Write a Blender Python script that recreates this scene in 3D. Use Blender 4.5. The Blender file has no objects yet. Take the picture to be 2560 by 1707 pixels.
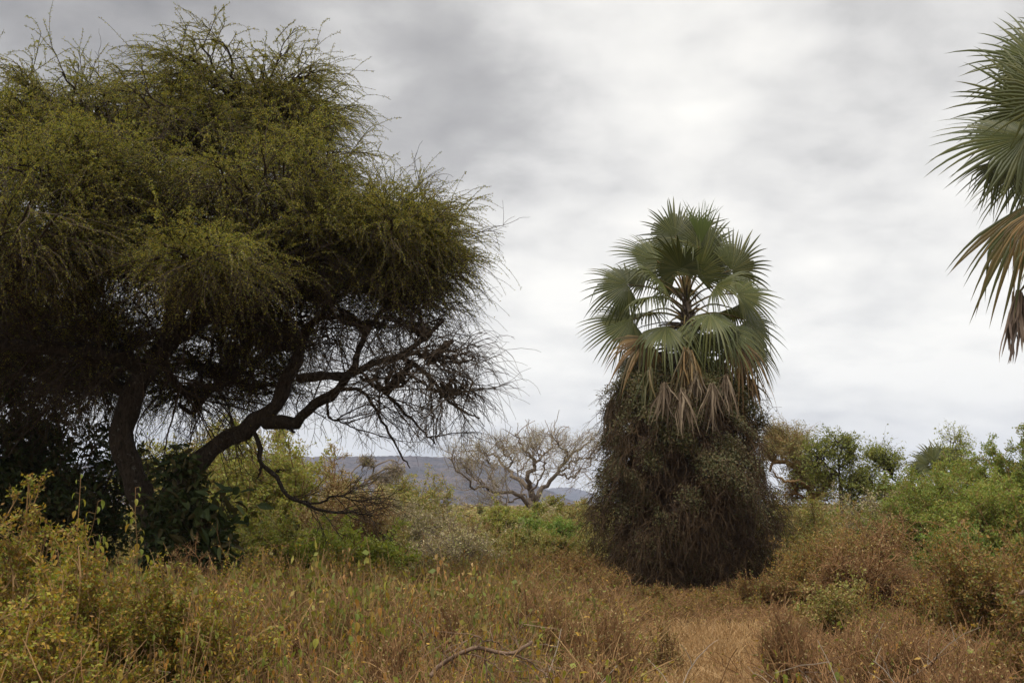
import bpy, math, random
import numpy as np
from math import radians, sin, cos, pi
from mathutils import Vector

# ------------------------------------------------------------------ camera
sc = bpy.context.scene
FPX, HORIZON, EYE = 2844.0, 1262.0, 2.5          # focal length in px of the 2560 px photo, horizon row, eye height
PITCH = math.atan((HORIZON - 853.5) / FPX)
cam_d = bpy.data.cameras.new('camera'); cam = bpy.data.objects.new('camera', cam_d)
sc.collection.objects.link(cam); sc.camera = cam
cam_d.sensor_width = 36.0; cam_d.lens = 36.0 * FPX / 2560.0
cam_d.clip_start = 0.1; cam_d.clip_end = 30000
cam.location = (0, 0, EYE); cam.rotation_euler = (pi / 2 + PITCH, 0, 0)

# ------------------------------------------------------------------ light, sky, exposure
SUN_EL, SUN_AZ = radians(58), radians(215)        # azimuth clockwise from +Y; behind the camera, to the left
sc.view_settings.view_transform = 'Standard'; sc.view_settings.look = 'None'
sc.view_settings.gamma = 1.0; sc.view_settings.exposure = 0.80
sun_d = bpy.data.lights.new('sun', 'SUN'); sun = bpy.data.objects.new('sun', sun_d)
sc.collection.objects.link(sun)
sun_d.energy = 1.5; sun_d.angle = radians(14); sun_d.color = (1.0, 0.95, 0.86)
sd = Vector((sin(SUN_AZ) * cos(SUN_EL), cos(SUN_AZ) * cos(SUN_EL), sin(SUN_EL)))
sun.rotation_euler = (-sd).to_track_quat('-Z', 'Y').to_euler()

world = bpy.data.worlds.new('World'); sc.world = world; world.use_nodes = True
nt = world.node_tree; nt.nodes.clear()
class NB:
    """tiny node helper"""
    def __init__(s, nt): s.nt = nt
    def n(s, typ, ins=None, **kw):
        nd = s.nt.nodes.new(typ)
        for k, v in kw.items(): setattr(nd, k, v)
        for k, v in (ins or {}).items():
            if isinstance(v, bpy.types.NodeSocket): s.nt.links.new(v, nd.inputs[k])
            else: nd.inputs[k].default_value = v
        return nd
    def m(s, op, a, b=0.0, c=0.0, clamp=False):
        nd = s.n('ShaderNodeMath', {0: a, 1: b, 2: c}, operation=op); nd.use_clamp = clamp; return nd.outputs[0]
    def mix(s, f, a, b, blend='MIX'):
        nd = s.n('ShaderNodeMix', data_type='RGBA', blend_type=blend); nd.clamp_result = False
        for i, v in ((0, f), (6, a), (7, b)):
            if isinstance(v, bpy.types.NodeSocket): s.nt.links.new(v, nd.inputs[i])
            else: nd.inputs[i].default_value = v if i == 0 else (*v[:3], 1)
        return nd.outputs[2]
    def ramp(s, f, stops, interp='LINEAR'):
        nd = s.n('ShaderNodeValToRGB', {0: f}); cr = nd.color_ramp; cr.interpolation = interp
        while len(cr.elements) < len(stops): cr.elements.new(0.5)
        for e, (p, c) in zip(cr.elements, stops):
            e.position = p; e.color = (*(c if hasattr(c, '__len__') else (c, c, c)), 1)
        return nd.outputs[0]
    def noise(s, vec, scale, detail=4, rough=0.55, dist=0.0):
        return s.n('ShaderNodeTexNoise', {'Vector': vec, 'Scale': scale, 'Detail': detail, 'Roughness': rough, 'Distortion': dist}).outputs[0]

b = NB(nt)
sky = b.n('ShaderNodeTexSky', sky_type='NISHITA', sun_disc=False, sun_elevation=SUN_EL, sun_rotation=SUN_AZ)
tc = b.n('ShaderNodeTexCoord'); D = tc.outputs['Generated']
sep = b.n('ShaderNodeSeparateXYZ', {0: D})
dx, dy, dz = sep.outputs
zz = b.m('ADD', b.m('MAXIMUM', dz, 0.0), 0.26)
u = b.m('DIVIDE', dx, zz); v = b.m('DIVIDE', dy, zz)
cv = b.n('ShaderNodeCombineXYZ', {0: u, 1: v, 2: 0.0}).outputs[0]
big = b.noise(cv, 1.3, 3, 0.5, 0.4)
mid = b.noise(cv, 3.6, 6, 0.52, 0.25)
fine = b.noise(cv, 9.0, 7, 0.55, 0.2)
s1 = b.m('ADD', b.m('MULTIPLY', big, 0.60), b.m('ADD', b.m('MULTIPLY', mid, 0.46), b.m('MULTIPLY', b.m('SUBTRACT', fine, 0.4), 0.16)))
bil = b.m('ABSOLUTE', b.m('SUBTRACT', b.noise(cv, 3.0, 5, 0.5, 0.1), .5))
s1 = b.m('ADD', s1, b.m('MULTIPLY', b.m('SUBTRACT', bil, .06), 0.40))
# slow change of cloud thickness across the sky: thick and dark on the left overhead, thin at right and low down
def blob(px, py, rad, amp):
    cx = (px - 1280) / FPX; cy = (853.5 - py) / FPX
    w = Vector((cx, cos(PITCH) - cy * sin(PITCH), sin(PITCH) + cy * cos(PITCH))).normalized()
    dt = b.n('ShaderNodeVectorMath', {0: D, 1: tuple(w)}, operation='DISTANCE').outputs['Value']
    t = b.m('DIVIDE', dt, rad); t = b.m('MULTIPLY', b.m('MULTIPLY', t, t), -1.0)
    return b.m('MULTIPLY', b.m('EXPONENT', t), amp)
for args in ((150, -150, 0.34, -0.30), (1000, 60, 0.14, -0.07), (1150, 470, 0.11, -0.10), (1420, 500, 0.07, -0.07),
             (1330, 720, 0.11, 0.10), (1950, 640, 0.13, 0.07), (1500, 200, 0.12, 0.05), (2430, 90, 0.12, -0.09),
             (2150, 450, 0.07, -0.05), (2150, 1010, 0.09, 0.07), (1050, 1080, 0.07, -0.03), (2200, 1080, 0.06, -0.05),
             (1950, 1000, 0.05, -0.03), (1800, 100, 0.07, 0.04)):
    s1 = b.m('ADD', s1, blob(*args))
s1 = b.m('ADD', b.m('MULTIPLY', b.m('SUBTRACT', s1, .5), 1.08), 0.535)
s1 = b.m('ADD', s1, -0.01)
cl = b.ramp(s1, [(0.12, (0.19, 0.187, 0.19)), (0.34, (0.34, 0.337, 0.339)), (0.46, (0.50, 0.498, 0.496)), (0.55, (0.60, 0.597, 0.588)), (0.70, (0.72, 0.713, 0.69))])
cl = b.mix(1.0, cl, (1.02, 1.0, .965), 'MULTIPLY')
cl10 = b.n('ShaderNodeVectorMath', {0: cl}, operation='SCALE'); cl10.inputs['Scale'].default_value = 9.0
zen = b.ramp(dz, [(.44, 1.0), (.95, 2.5)], 'EASE')
cl = b.mix(1.0, cl, zen, 'MULTIPLY')
nt.links.new(cl, cl10.inputs[0])
col = b.mix(0.96, sky.outputs[0], cl10.outputs[0])
bg = b.n('ShaderNodeBackground', {'Color': col, 'Strength': 0.1})
out = b.n('ShaderNodeOutputWorld'); nt.links.new(bg.outputs[0], out.inputs[0])

sc.cycles.max_bounces = 6; sc.cycles.diffuse_bounces = 3; sc.cycles.transmission_bounces = 3; sc.cycles.volume_bounces = 0

# ------------------------------------------------------------------ helpers
RS = np.random.RandomState(11)
def P(px, py, d):
    """point of the place that the photo shows at (px, py), d metres ahead"""
    cx = (px - 1280) / FPX; cy = (853.5 - py) / FPX
    r = np.array((cx, cos(PITCH) - cy * sin(PITCH), sin(PITCH) + cy * cos(PITCH)))
    return np.array((0, 0, EYE)) + r * (d / r[1])
def unit(a): return a / np.maximum(np.linalg.norm(a, axis=-1, keepdims=True), 1e-9)
def rdir(n, rs=None): return unit((rs or RS).normal(size=(n, 3)))

class Geo:
    def __init__(s): s.v = []; s.f = []; s.mi = []; s.n = 0
    def add(s, V, Fc, mi=0):
        V = np.asarray(V, float).reshape(-1, 3); Fc = np.asarray(Fc, int)
        s.v.append(V); s.f.append(Fc + s.n); s.mi.append(np.full(len(Fc), mi)); s.n += len(V); return s
    def mesh(s, name, mats, smooth=False):
        me = bpy.data.meshes.new(name)
        if s.n:
            V = np.concatenate(s.v); me.vertices.add(len(V)); me.vertices.foreach_set('co', V.ravel())
            loops = np.concatenate([f.ravel() for f in s.f])
            tot = np.concatenate([np.full(len(f), f.shape[1]) for f in s.f])
            st = np.concatenate([[0], np.cumsum(tot)[:-1]])
            me.loops.add(len(loops)); me.loops.foreach_set('vertex_index', loops.astype(np.int32))
            me.polygons.add(len(tot)); me.polygons.foreach_set('loop_start', st.astype(np.int32))
            try: me.polygons.foreach_set('loop_total', tot.astype(np.int32))
            except Exception: pass
            for m_ in (mats if isinstance(mats, (list, tuple)) else [mats]): me.materials.append(m_)
            me.polygons.foreach_set('material_index', np.concatenate(s.mi).astype(np.int32))
            me.polygons.foreach_set('use_smooth', np.full(len(tot), bool(smooth)))
            me.update(calc_edges=True)
        return me

def tubes(Pt, R, S=3):
    """Pt (N,K,3), R (N,K) -> verts, quads of N tapered tubes"""
    Pt = np.asarray(Pt, float); R = np.broadcast_to(np.asarray(R, float), Pt.shape[:2])
    N, K, _ = Pt.shape
    T = np.gradient(Pt, axis=1); T = unit(T)
    mean = unit(Pt[:, -1] - Pt[:, 0] + 1e-6)
    ref = rdir(N); ref = unit(ref - (ref * mean).sum(-1, keepdims=True) * mean)
    n1 = unit(np.cross(T, ref[:, None, :])); n2 = np.cross(T, n1)
    a = np.arange(S) * 2 * pi / S
    V = Pt[:, :, None, :] + R[:, :, None, None] * (np.cos(a)[None, None, :, None] * n1[:, :, None, :] + np.sin(a)[None, None, :, None] * n2[:, :, None, :])
    idx = np.arange(N * K * S).reshape(N, K, S)
    A = idx[:, :-1]; B = idx[:, 1:]
    Q = np.stack([A, np.roll(A, -1, 2), np.roll(B, -1, 2), B], -1).reshape(-1, 4)
    return V.reshape(-1, 3), Q

def leaves(C, U, Nn, L, Wd):
    """diamond leaves"""
    n = len(C); U = unit(U); sd = unit(np.cross(U, Nn)); L = np.broadcast_to(L, n)[:, None]; Wd = np.broadcast_to(Wd, n)[:, None]
    V = np.stack([C, C + U * L * .45 + sd * Wd * .5, C + U * L, C + U * L * .45 - sd * Wd * .5], 1)
    return V.reshape(-1, 3), np.arange(n * 4).reshape(n, 4)

def broadleaves(C, U, Nn, L, Wd, fold=.25, curl=.25):
    """pointed oval leaves, folded along the midrib and curling down"""
    n = len(C); U = unit(U); sd = unit(np.cross(U, Nn)); nn = np.cross(sd, U)
    L = np.broadcast_to(L, n)[:, None]; Wd = np.broadcast_to(Wd, n)[:, None]
    pts = []
    for t, w in ((0, .0), (.22, .85), (.5, 1.0), (.78, .6), (1, 0)):
        c = C + U * L * t - nn * L * curl * t * t
        if w == 0: pts.append(c)
        else:
            pts += [c + sd * Wd * .5 * w + nn * Wd * fold * w * .5, c, c - sd * Wd * .5 * w + nn * Wd * fold * w * .5]
    V = np.stack(pts, 1).reshape(-1, 3); o = (np.arange(n) * 11)[:, None]
    Q = np.concatenate([o + np.array(q)[None] for q in ((1, 4, 5, 2), (2, 5, 6, 3), (4, 7, 8, 5), (5, 8, 9, 6))])
    T = np.concatenate([o + np.array(q)[None] for q in ((0, 1, 2), (0, 2, 3), (7, 10, 8), (8, 10, 9))])
    return V, Q, T

def curves(S0, D0, L, K, grav=0.0, wob=0.15, rs=None):
    """N curved paths from starts S0 with directions D0 and lengths L; grav pulls down"""
    rs = rs or RS; N = len(S0); p = np.array(S0, float); d = unit(np.array(D0, float))
    L = np.broadcast_to(L, N); g = np.broadcast_to(grav, N)
    out = [p.copy()]
    for k in range(K - 1):
        d = unit(d + rs.normal(size=(N, 3)) * wob + np.array((0, 0, -1.0)) * g[:, None] / (K - 1))
        p = p + d * (L / (K - 1))[:, None]; out.append(p.copy())
    return np.stack(out, 1)

def branch_from(Pt, R, n_each, t0, t1, ang, rs=None, up=0.0):
    """starting points, directions and radii for n_each children on each of the paths"""
    rs = rs or RS; N, K, _ = Pt.shape; M = N * n_each
    i = np.repeat(np.arange(N), n_each)
    t = (t0 + (t1 - t0) * (np.tile(np.arange(n_each), N) + rs.rand(M)) / n_each) * (K - 1)
    k = np.clip(t.astype(int), 0, K - 2); f = (t - k)[:, None]
    S0 = Pt[i, k] * (1 - f) + Pt[i, k + 1] * f
    T = unit(Pt[i, k + 1] - Pt[i, k])
    q = rs.normal(size=(M, 3)); q = unit(q - (q * T).sum(-1, keepdims=True) * T)
    a = (ang * (0.6 + 0.8 * rs.rand(M)))[:, None]
    D0 = T * np.cos(a) + q * np.sin(a); D0[:, 2] += up
    RR = np.broadcast_to(R, (N, K))[i, k]
    return S0, unit(D0), RR

def resample(pts, K, jit=0.0, rs=None):
    pts = np.array(pts, float)
    n = len(pts); t = np.linspace(0, n - 1, K); k = np.clip(t.astype(int), 0, n - 2); f = (t - k)[:, None]
    p0 = pts[np.clip(k - 1, 0, n - 1)]; p1 = pts[k]; p2 = pts[k + 1]; p3 = pts[np.clip(k + 2, 0, n - 1)]
    o = .5 * ((2 * p1) + (-p0 + p2) * f + (2 * p0 - 5 * p1 + 4 * p2 - p3) * f ** 2 + (-p0 + 3 * p1 - 3 * p2 + p3) * f ** 3)
    if jit: o[1:-1] += (rs or RS).normal(size=(K - 2, 3)) * jit
    return o

# ------------------------------------------------------------------ materials
MATS = {}
def leaf_mat(name, cols, trans=0.35, rough=0.55, spec=0.25, patch=1.2, patch_amt=0.25):
    if name in MATS: return MATS[name]
    m = bpy.data.materials.new(name); m.use_nodes = True; t = m.node_tree; t.nodes.clear(); b = NB(t)
    g = b.n('ShaderNodeNewGeometry'); tcx = b.n('ShaderNodeTexCoord')
    st = [(i / max(1, len(cols)), c) for i, c in enumerate(cols)]
    c = b.ramp(g.outputs['Random Per Island'], st, 'CONSTANT' if len(cols) > 2 else 'LINEAR')
    nz = b.noise(tcx.outputs['Object'], patch, 3, .6)
    oi = b.n('ShaderNodeObjectInfo').outputs['Random']
    hs = b.n('ShaderNodeHueSaturation', {'Hue': b.m('ADD', 0.5 - .02, b.m('MULTIPLY', nz, .04)), 'Saturation': 1.0,
             'Value': b.m('MULTIPLY', b.m('ADD', .84, b.m('MULTIPLY', oi, .32)), b.m('ADD', 1 - patch_amt, b.m('MULTIPLY', nz, 2 * patch_amt))), 'Color': c})
    pb = b.n('ShaderNodeBsdfPrincipled', {'Base Color': hs.outputs[0], 'Roughness': rough, 'Specular IOR Level': spec})
    tr = b.n('ShaderNodeBsdfTranslucent', {'Color': b.mix(1.0, hs.outputs[0], (1.25, 1.25, .7), 'MULTIPLY')})
    mx = b.n('ShaderNodeMixShader', {0: trans, 1: pb.outputs[0], 2: tr.outputs[0]})
    t.links.new(mx.outputs[0], b.n('ShaderNodeOutputMaterial').inputs[0])
    MATS[name] = m; return m
def bark_mat(name, c1, c2, scale=6, bump=.6, stretch=4.0, lichen=None):
    if name in MATS: return MATS[name]
    m = bpy.data.materials.new(name); m.use_nodes = True; t = m.node_tree; t.nodes.clear(); b = NB(t)
    tcx = b.n('ShaderNodeTexCoord'); g = b.n('ShaderNodeNewGeometry')
    mp = b.n('ShaderNodeMapping', {'Vector': tcx.outputs['Object']}); mp.inputs['Scale'].default_value = (stretch, stretch, 1)
    nz = b.noise(mp.outputs[0], scale, 7, .65, .8)
    c = b.mix(b.ramp(nz, [(.35, 0.0), (.65, 1.0)]), c1, c2)
    c = b.n('ShaderNodeHueSaturation', {'Value': b.m('ADD', .75, b.m('MULTIPLY', g.outputs['Random Per Island'], .5)), 'Color': c}).outputs[0]
    if lichen:
        l = b.noise(tcx.outputs['Object'], 9, 5, .7); c = b.mix(b.ramp(l, [(.60, 0.0), (.66, .8)]), c, lichen)
    bp = b.n('ShaderNodeBump', {'Height': nz, 'Strength': bump, 'Distance': .04})
    pb = b.n('ShaderNodeBsdfPrincipled', {'Base Color': c, 'Roughness': .85, 'Specular IOR Level': .2, 'Normal': bp.outputs[0]})
    t.links.new(pb.outputs[0], b.n('ShaderNodeOutputMaterial').inputs[0])
    MATS[name] = m; return m

# ------------------------------------------------------------------ object bookkeeping
COL = sc.collection
def obj(name, geo, mat, parent=None, smooth=False, label=None):
    me = geo if isinstance(geo, bpy.types.Mesh) else geo.mesh(name, mat, smooth)
    o = bpy.data.objects.new(name, me); COL.objects.link(o)
    if parent is not None:
        o.parent = parent; o.matrix_parent_inverse = parent.matrix_world.inverted() if False else o.matrix_parent_inverse
    if label: o['label'] = label
    return o
def thing(name, label, cat, loc=(0, 0, 0), group=None):
    o = bpy.data.objects.new(name, None); COL.objects.link(o); o.location = loc; o.empty_display_size = .2
    o['label'] = label; o['category'] = cat
    if group: o['group'] = group
    return o
def tag(o, label=None, cat=None, group=None, kind=None):
    for k, v in (('label', label), ('category', cat), ('group', group), ('kind', kind)):
        if v: o[k] = v
    return o

# ================================================================== THE SETTING
def val2(x, y, seed=0):
    r = np.random.RandomState(seed); o = 0
    for i in range(6):
        fx, fy, p = r.uniform(-1, 1), r.uniform(-1, 1), r.uniform(0, 6.28)
        o = o + np.sin(x * fx + y * fy + p)
    return o / 6
def ground_z(x, y):
    x = np.asarray(x, float); y = np.asarray(y, float)
    near = np.exp(-(y / 90.0) ** 2)
    return (0.12 * val2(x * .35, y * .35, 3) * near + .25 * val2(x * .03, y * .03, 5))* np.clip(y / 8, 0, 1)
ax = np.concatenate([-np.geomspace(60, 6000, 22)[::-1], np.linspace(-55, 55, 111), np.geomspace(60, 6000, 22)])
ay = np.concatenate([-np.geomspace(6, 600, 10)[::-1], np.linspace(-5, 90, 120), np.geomspace(95, 6500, 30)])
X, Y = np.meshgrid(ax, ay); Z = ground_z(X, Y)
nx, ny = len(ax), len(ay); I = np.arange(nx * ny).reshape(ny, nx)
Gd = Geo().add(np.stack([X, Y, Z], -1).reshape(-1, 3), np.stack([I[:-1, :-1], I[:-1, 1:], I[1:, 1:], I[1:, :-1]], -1).reshape(-1, 4))
m = bpy.data.materials.new('dry_soil'); m.use_nodes = True; t = m.node_tree; t.nodes.clear(); b = NB(t)
tcx = b.n('ShaderNodeTexCoord').outputs['Object']
n1 = b.noise(tcx, .35, 5); n2 = b.noise(tcx, 6, 6, .65)
c = b.mix(b.ramp(n1, [(.4, 0.0), (.6, 1.0)]), (.17, .11, .065), (.20, .145, .075))
c = b.mix(b.ramp(n2, [(.4, 0.0), (.7, .8)]), c, (.10, .075, .045))
bp = b.n('ShaderNodeBump', {'Height': n2, 'Strength': .8, 'Distance': .05})
pb = b.n('ShaderNodeBsdfPrincipled', {'Base Color': c, 'Roughness': .95, 'Specular IOR Level': .1, 'Normal': bp.outputs[0]})
t.links.new(pb.outputs[0], b.n('ShaderNodeOutputMaterial').inputs[0])
tag(obj('ground', Gd, m, smooth=True), 'dry sandy bush ground under the undergrowth', 'ground', kind='structure')

def hill_mat(name, c1, c2, c3, sc_):
    m = bpy.data.materials.new(name); m.use_nodes = True; t = m.node_tree; t.nodes.clear(); b = NB(t)
    tcx = b.n('ShaderNodeTexCoord').outputs['Object']
    mp = b.n('ShaderNodeMapping', {'Vector': tcx}); mp.inputs['Scale'].default_value = (1, .6, 1.6)
    n1 = b.noise(mp.outputs[0], sc_, 6, .6, .4); n2 = b.noise(mp.outputs[0], sc_ * 3.5, 6, .75)
    vo = b.n('ShaderNodeTexVoronoi', {'Vector': mp.outputs[0], 'Scale': sc_ * 6}).outputs['Distance']
    c = b.mix(b.ramp(n1, [(.38, 0.0), (.62, 1.0)]), c1, c2)
    c = b.mix(b.ramp(b.m('ADD', b.m('MULTIPLY', vo, .6), b.m('MULTIPLY', n2, .5)), [(.34, .9), (.56, 0.0)]), c, c3)
    bp = b.n('ShaderNodeBump', {'Height': n2, 'Strength': 1, 'Distance': 14})
    pb = b.n('ShaderNodeBsdfPrincipled', {'Base Color': c, 'Roughness': 1, 'Specular IOR Level': 0, 'Normal': bp.outputs[0]})
    t.links.new(pb.outputs[0], b.n('ShaderNodeOutputMaterial').inputs[0]); return m
def hill(name, prof, d, depth, mat, label, seed, rough=1.0):
    """a ridge: prof lists (px, py) of its skyline seen from the camera; slopes run towards the viewer and away"""
    rs = np.random.RandomState(seed); n = 420
    pr = np.array(prof, float); px = np.linspace(pr[0, 0], pr[-1, 0], n); py = np.interp(px, pr[:, 0], pr[:, 1])
    ker = np.ones(9) / 9; py = np.convolve(np.pad(py, 4, 'edge'), ker, 'valid')
    crest = np.array([P(a, c_, d) for a, c_ in zip(px, py)])
    hz = crest[:, 2] + rough * (val2(crest[:, 0] * .05, 0 * px, seed) * 1.6 + rs.normal(size=n) * .9)
    rows = []; ks = np.concatenate([np.linspace(-1, 0, 40), np.linspace(.1, 1, 8)])
    for k in ks:
        y = d + k * depth
        fall = (1 - abs(k)) ** 1.25 if k < 0 else (1 - k)
        x = crest[:, 0] * (1 + .0 * k)
        gul = val2(x * .012 + k * 2, k * 3.0 + 0 * x, seed + 1) * 22 * (1 - abs(2 * abs(k) - 1)) + rs.normal(size=n) * .5 * rough
        rows.append(np.stack([x, y + 0 * x, hz * fall + gul * min(1, hz.max() / 120) - 2 * abs(k)], -1))
    V = np.array(rows); r_, c_ = V.shape[:2]; I = np.arange(r_ * c_).reshape(r_, c_)
    G = Geo().add(V.reshape(-1, 3), np.stack([I[:-1, :-1], I[:-1, 1:], I[1:, 1:], I[1:, :-1]], -1).reshape(-1, 4))
    return tag(obj(name, G, mat, smooth=True), label, 'hill', kind='structure')
hm = hill_mat('hill_scrub', (.040, .034, .034), (.105, .078, .070), (.010, .012, .012), .010)
hill('hill', [(-900, 1250), (-300, 1190), (300, 1150), (700, 1140), (860, 1141), (1000, 1139), (1120, 1143), (1220, 1151), (1290, 1180), (1350, 1219),
              (1410, 1239), (1440, 1262), (1480, 1275)], 2600, 900, hm, 'wide scrub covered hill fading to blue grey', 4)
hill('far_hill', [(1180, 1262), (1300, 1232), (1370, 1221), (1410, 1217), (1440, 1220), (1490, 1236), (1560, 1240), (1700, 1252), (1900, 1258), (2100, 1263)], 5200, 900, hm,
     'paler blue hill low on the horizon beyond the first hill', 9, 1.5)

# ================================================================== FOLIAGE LIBRARY
M_ACACIA = leaf_mat('acacia_leaf', [(0.255, 0.234, 0.039), (0.190, 0.195, 0.034), (0.319, 0.273, 0.048), (0.114, 0.143, 0.028), (0.241, 0.188, 0.042)], .42, .6, .2, .9, .48)
M_ACB = bark_mat('acacia_bark', (.012, .008, .005), (.050, .036, .024), 9, 1.0, 3, lichen=(.11, .10, .085))
M_TWIG_DARK = bark_mat('dark_twig', (.028, .020, .013), (.06, .042, .027), 8, .2, 1)
M_TWIG_BROWN = bark_mat('brown_twig', (.14, .083, .034), (.235, .145, .062), 3, .2, 1)
M_TWIG_RED = bark_mat('reddish_twig', (.135, .070, .030), (.235, .127, .056), 2, .2, 1)
M_TWIG_GREY = bark_mat('grey_twig', (.13, .10, .075), (.24, .19, .14), 3, .3, 1)
M_BAOBARK = bark_mat('pale_bark', (.07, .052, .038), (.17, .13, .095), 2.5, .7, 2)

def shrub_geo(rx, ry, h, n_stem, leaf_n, leaf_l, leaf_w, seed, twig_r=.006, lev=(6, 6), spread=1.0, lean_up=.25, droop=.2,
              lumps=7, big=False, twiggy=1.0, leaf_low=0.0, S=3):
    """a many-stemmed bush: stems fan out of the base, twigs fill lumpy pads of foliage. Returns (wood, foliage) Geo"""
    rs = np.random.RandomState(seed); W_ = Geo(); F_ = Geo()
    # lumps that give the outline its uneven shape
    la = rs.rand(lumps) * 2 * pi; lr = np.sqrt(rs.rand(lumps)) * .72
    lc = np.stack([np.cos(la) * lr * rx, np.sin(la) * lr * ry, h * (.35 + .45 * rs.rand(lumps)) * (1 - .35 * lr ** 2)], -1)
    ls = (.32 + .22 * rs.rand(lumps))
    tgt = []
    for i in range(n_stem):
        j = rs.randint(lumps); dd = rdir(1, rs)[0]; dd[2] = abs(dd[2]) if rs.rand() < .75 else dd[2] * .6
        tgt.append(lc[j] * np.array((.85, .85, 1)) + dd * ls[j] * np.array((rx * .85, ry * .85, h * .62)) * (.55 + .45 * rs.rand()))
    tgt = np.array(tgt); tgt[:, 2] *= h * .93 / tgt[:, 2].max()
    tgt[:, 0] *= rx * .86 / np.percentile(np.abs(tgt[:, 0]), 96); tgt[:, 1] *= ry * .86 / np.percentile(np.abs(tgt[:, 1]), 96)
    tgt[:, 2] = np.clip(tgt[:, 2], h * .06, h)
    base = np.stack([rs.normal(size=n_stem) * rx * .14, rs.normal(size=n_stem) * ry * .14, np.full(n_stem, -.08)], -1)
    midp = base + (tgt - base) * np.array((.32, .32, .62)) + rs.normal(size=base.shape) * .06 * h
    K = 8; s_ = np.linspace(0, 1, K)[None, :, None]
    St = base[:, None] * (1 - s_) ** 2 + 2 * midp[:, None] * s_ * (1 - s_) + tgt[:, None] * s_ ** 2
    St[:, 1:-1] += rs.normal(size=St[:, 1:-1].shape) * .012 * h
    r0 = .010 + .008 * h
    W_.add(*tubes(St, np.linspace(r0, twig_r * 1.4, K)[None], 4))
    hs_ = min(h, 1.5 * rx)
    L1 = .30 * hs_ * (.5 + .7 * rs.rand(n_stem * lev[0])) * spread * (1 + 1.1 * (rs.rand(n_stem * lev[0]) < .07))
    S0, D0, _ = branch_from(St, 0, lev[0], .3, 1.0, .9, rs, lean_up)
    B1 = curves(S0, D0, L1, 6, droop, .16, rs); W_.add(*tubes(B1, np.linspace(twig_r * 1.5, twig_r * .8, 6)[None], S))
    L2 = .15 * hs_ * (.5 + .8 * rs.rand(len(B1) * lev[1])) * spread
    S0, D0, _ = branch_from(B1, 0, lev[1], .25, 1.0, .8, rs, lean_up * .7)
    B2 = curves(S0, D0, L2, 5, droop, .2, rs); W_.add(*tubes(B2, np.linspace(twig_r * .9, twig_r * .4, 5)[None], S))
    if leaf_n:
        i = rs.randint(0, len(B2), leaf_n); k = rs.randint(0, 4, leaf_n); f = rs.rand(leaf_n, 1)
        C = B2[i, k] * (1 - f) + B2[i, k + 1] * f + rs.normal(size=(leaf_n, 3)) * leaf_l * .5
        keep = C[:, 2] > leaf_low * h * rs.rand(leaf_n); C = C[keep]; n = len(C)
        U = unit(rdir(n, rs) + np.array((0, 0, .1))); Nn = unit(rdir(n, rs) + np.array((0, 0, .9)))
        l = leaf_l * (.6 + .8 * rs.rand(n)); w = leaf_w * (.6 + .8 * rs.rand(n))
        if big:
            V, Q, T = broadleaves(C, U, Nn, l, w); F_.add(V, Q); F_.f.append(T + F_.n - len(V)); F_.mi.append(np.zeros(len(T)))
        else: F_.add(*leaves(C, U, Nn, l, w))
    return W_, F_

KIND = {}
def kind(name, mat_leaf, mat_twig, **kw): KIND[name] = (mat_leaf, mat_twig, kw)
kind('yellowgreen', leaf_mat('yellowgreen_leaf', [(0.230, 0.237, 0.050), (0.173, 0.203, 0.043), (0.277, 0.248, 0.063), (0.207, 0.158, 0.056)], .4), M_TWIG_BROWN,
     n_stem=30, leaf_n=22000, leaf_l=.075, leaf_w=.04, droop=.25)
kind('brown', leaf_mat('brown_leaf', [(0.275, 0.188, 0.080), (0.207, 0.144, 0.061), (0.220, 0.202, 0.061), (0.330, 0.246, 0.111)], .25), M_TWIG_RED,
     n_stem=40, leaf_n=8000, leaf_l=.05, leaf_w=.025, lev=(8, 9), spread=1.0, lean_up=.3, twig_r=.007)
kind('beige', leaf_mat('beige_leaf', [(0.338, 0.275, 0.150), (0.250, 0.200, 0.100), (0.237, 0.237, 0.088), (0.375, 0.312, 0.188)], .3), M_TWIG_GREY,
     n_stem=36, leaf_n=16000, leaf_l=.06, leaf_w=.03, lev=(8, 8))
kind('olive', leaf_mat('olive_leaf', [(0.213, 0.213, 0.054), (0.157, 0.171, 0.042), (0.271, 0.236, 0.073), (0.285, 0.200, 0.073)], .35), M_TWIG_BROWN,
     n_stem=36, leaf_n=24000, leaf_l=.06, leaf_w=.03, lev=(7, 7))
kind('green', leaf_mat('green_leaf', [(0.166, 0.215, 0.042), (0.124, 0.170, 0.033), (0.232, 0.261, 0.057), (0.215, 0.183, 0.042)], .4), M_TWIG_BROWN,
     n_stem=50, leaf_n=30000, leaf_l=.062, leaf_w=.032, lumps=14, droop=.35, lev=(8, 7))
kind('bright', leaf_mat('bright_green_leaf', [(0.208, 0.232, 0.039), (0.156, 0.195, 0.031), (0.260, 0.260, 0.054)], .45), M_TWIG_BROWN,
     n_stem=30, leaf_n=24000, leaf_l=.08, leaf_w=.045)
kind('feather', leaf_mat('feather_leaf', [(0.150, 0.221, 0.042), (0.113, 0.169, 0.032), (0.206, 0.260, 0.056)], .4), M_TWIG_BROWN,
     n_stem=30, leaf_n=26000, leaf_l=.07, leaf_w=.025, lean_up=.5)
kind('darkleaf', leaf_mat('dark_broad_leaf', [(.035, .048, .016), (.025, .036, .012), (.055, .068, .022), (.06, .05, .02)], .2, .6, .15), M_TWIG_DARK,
     n_stem=34, leaf_n=9000, leaf_l=.15, leaf_w=.062, big=True, lev=(7, 6), droop=.3)
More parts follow.
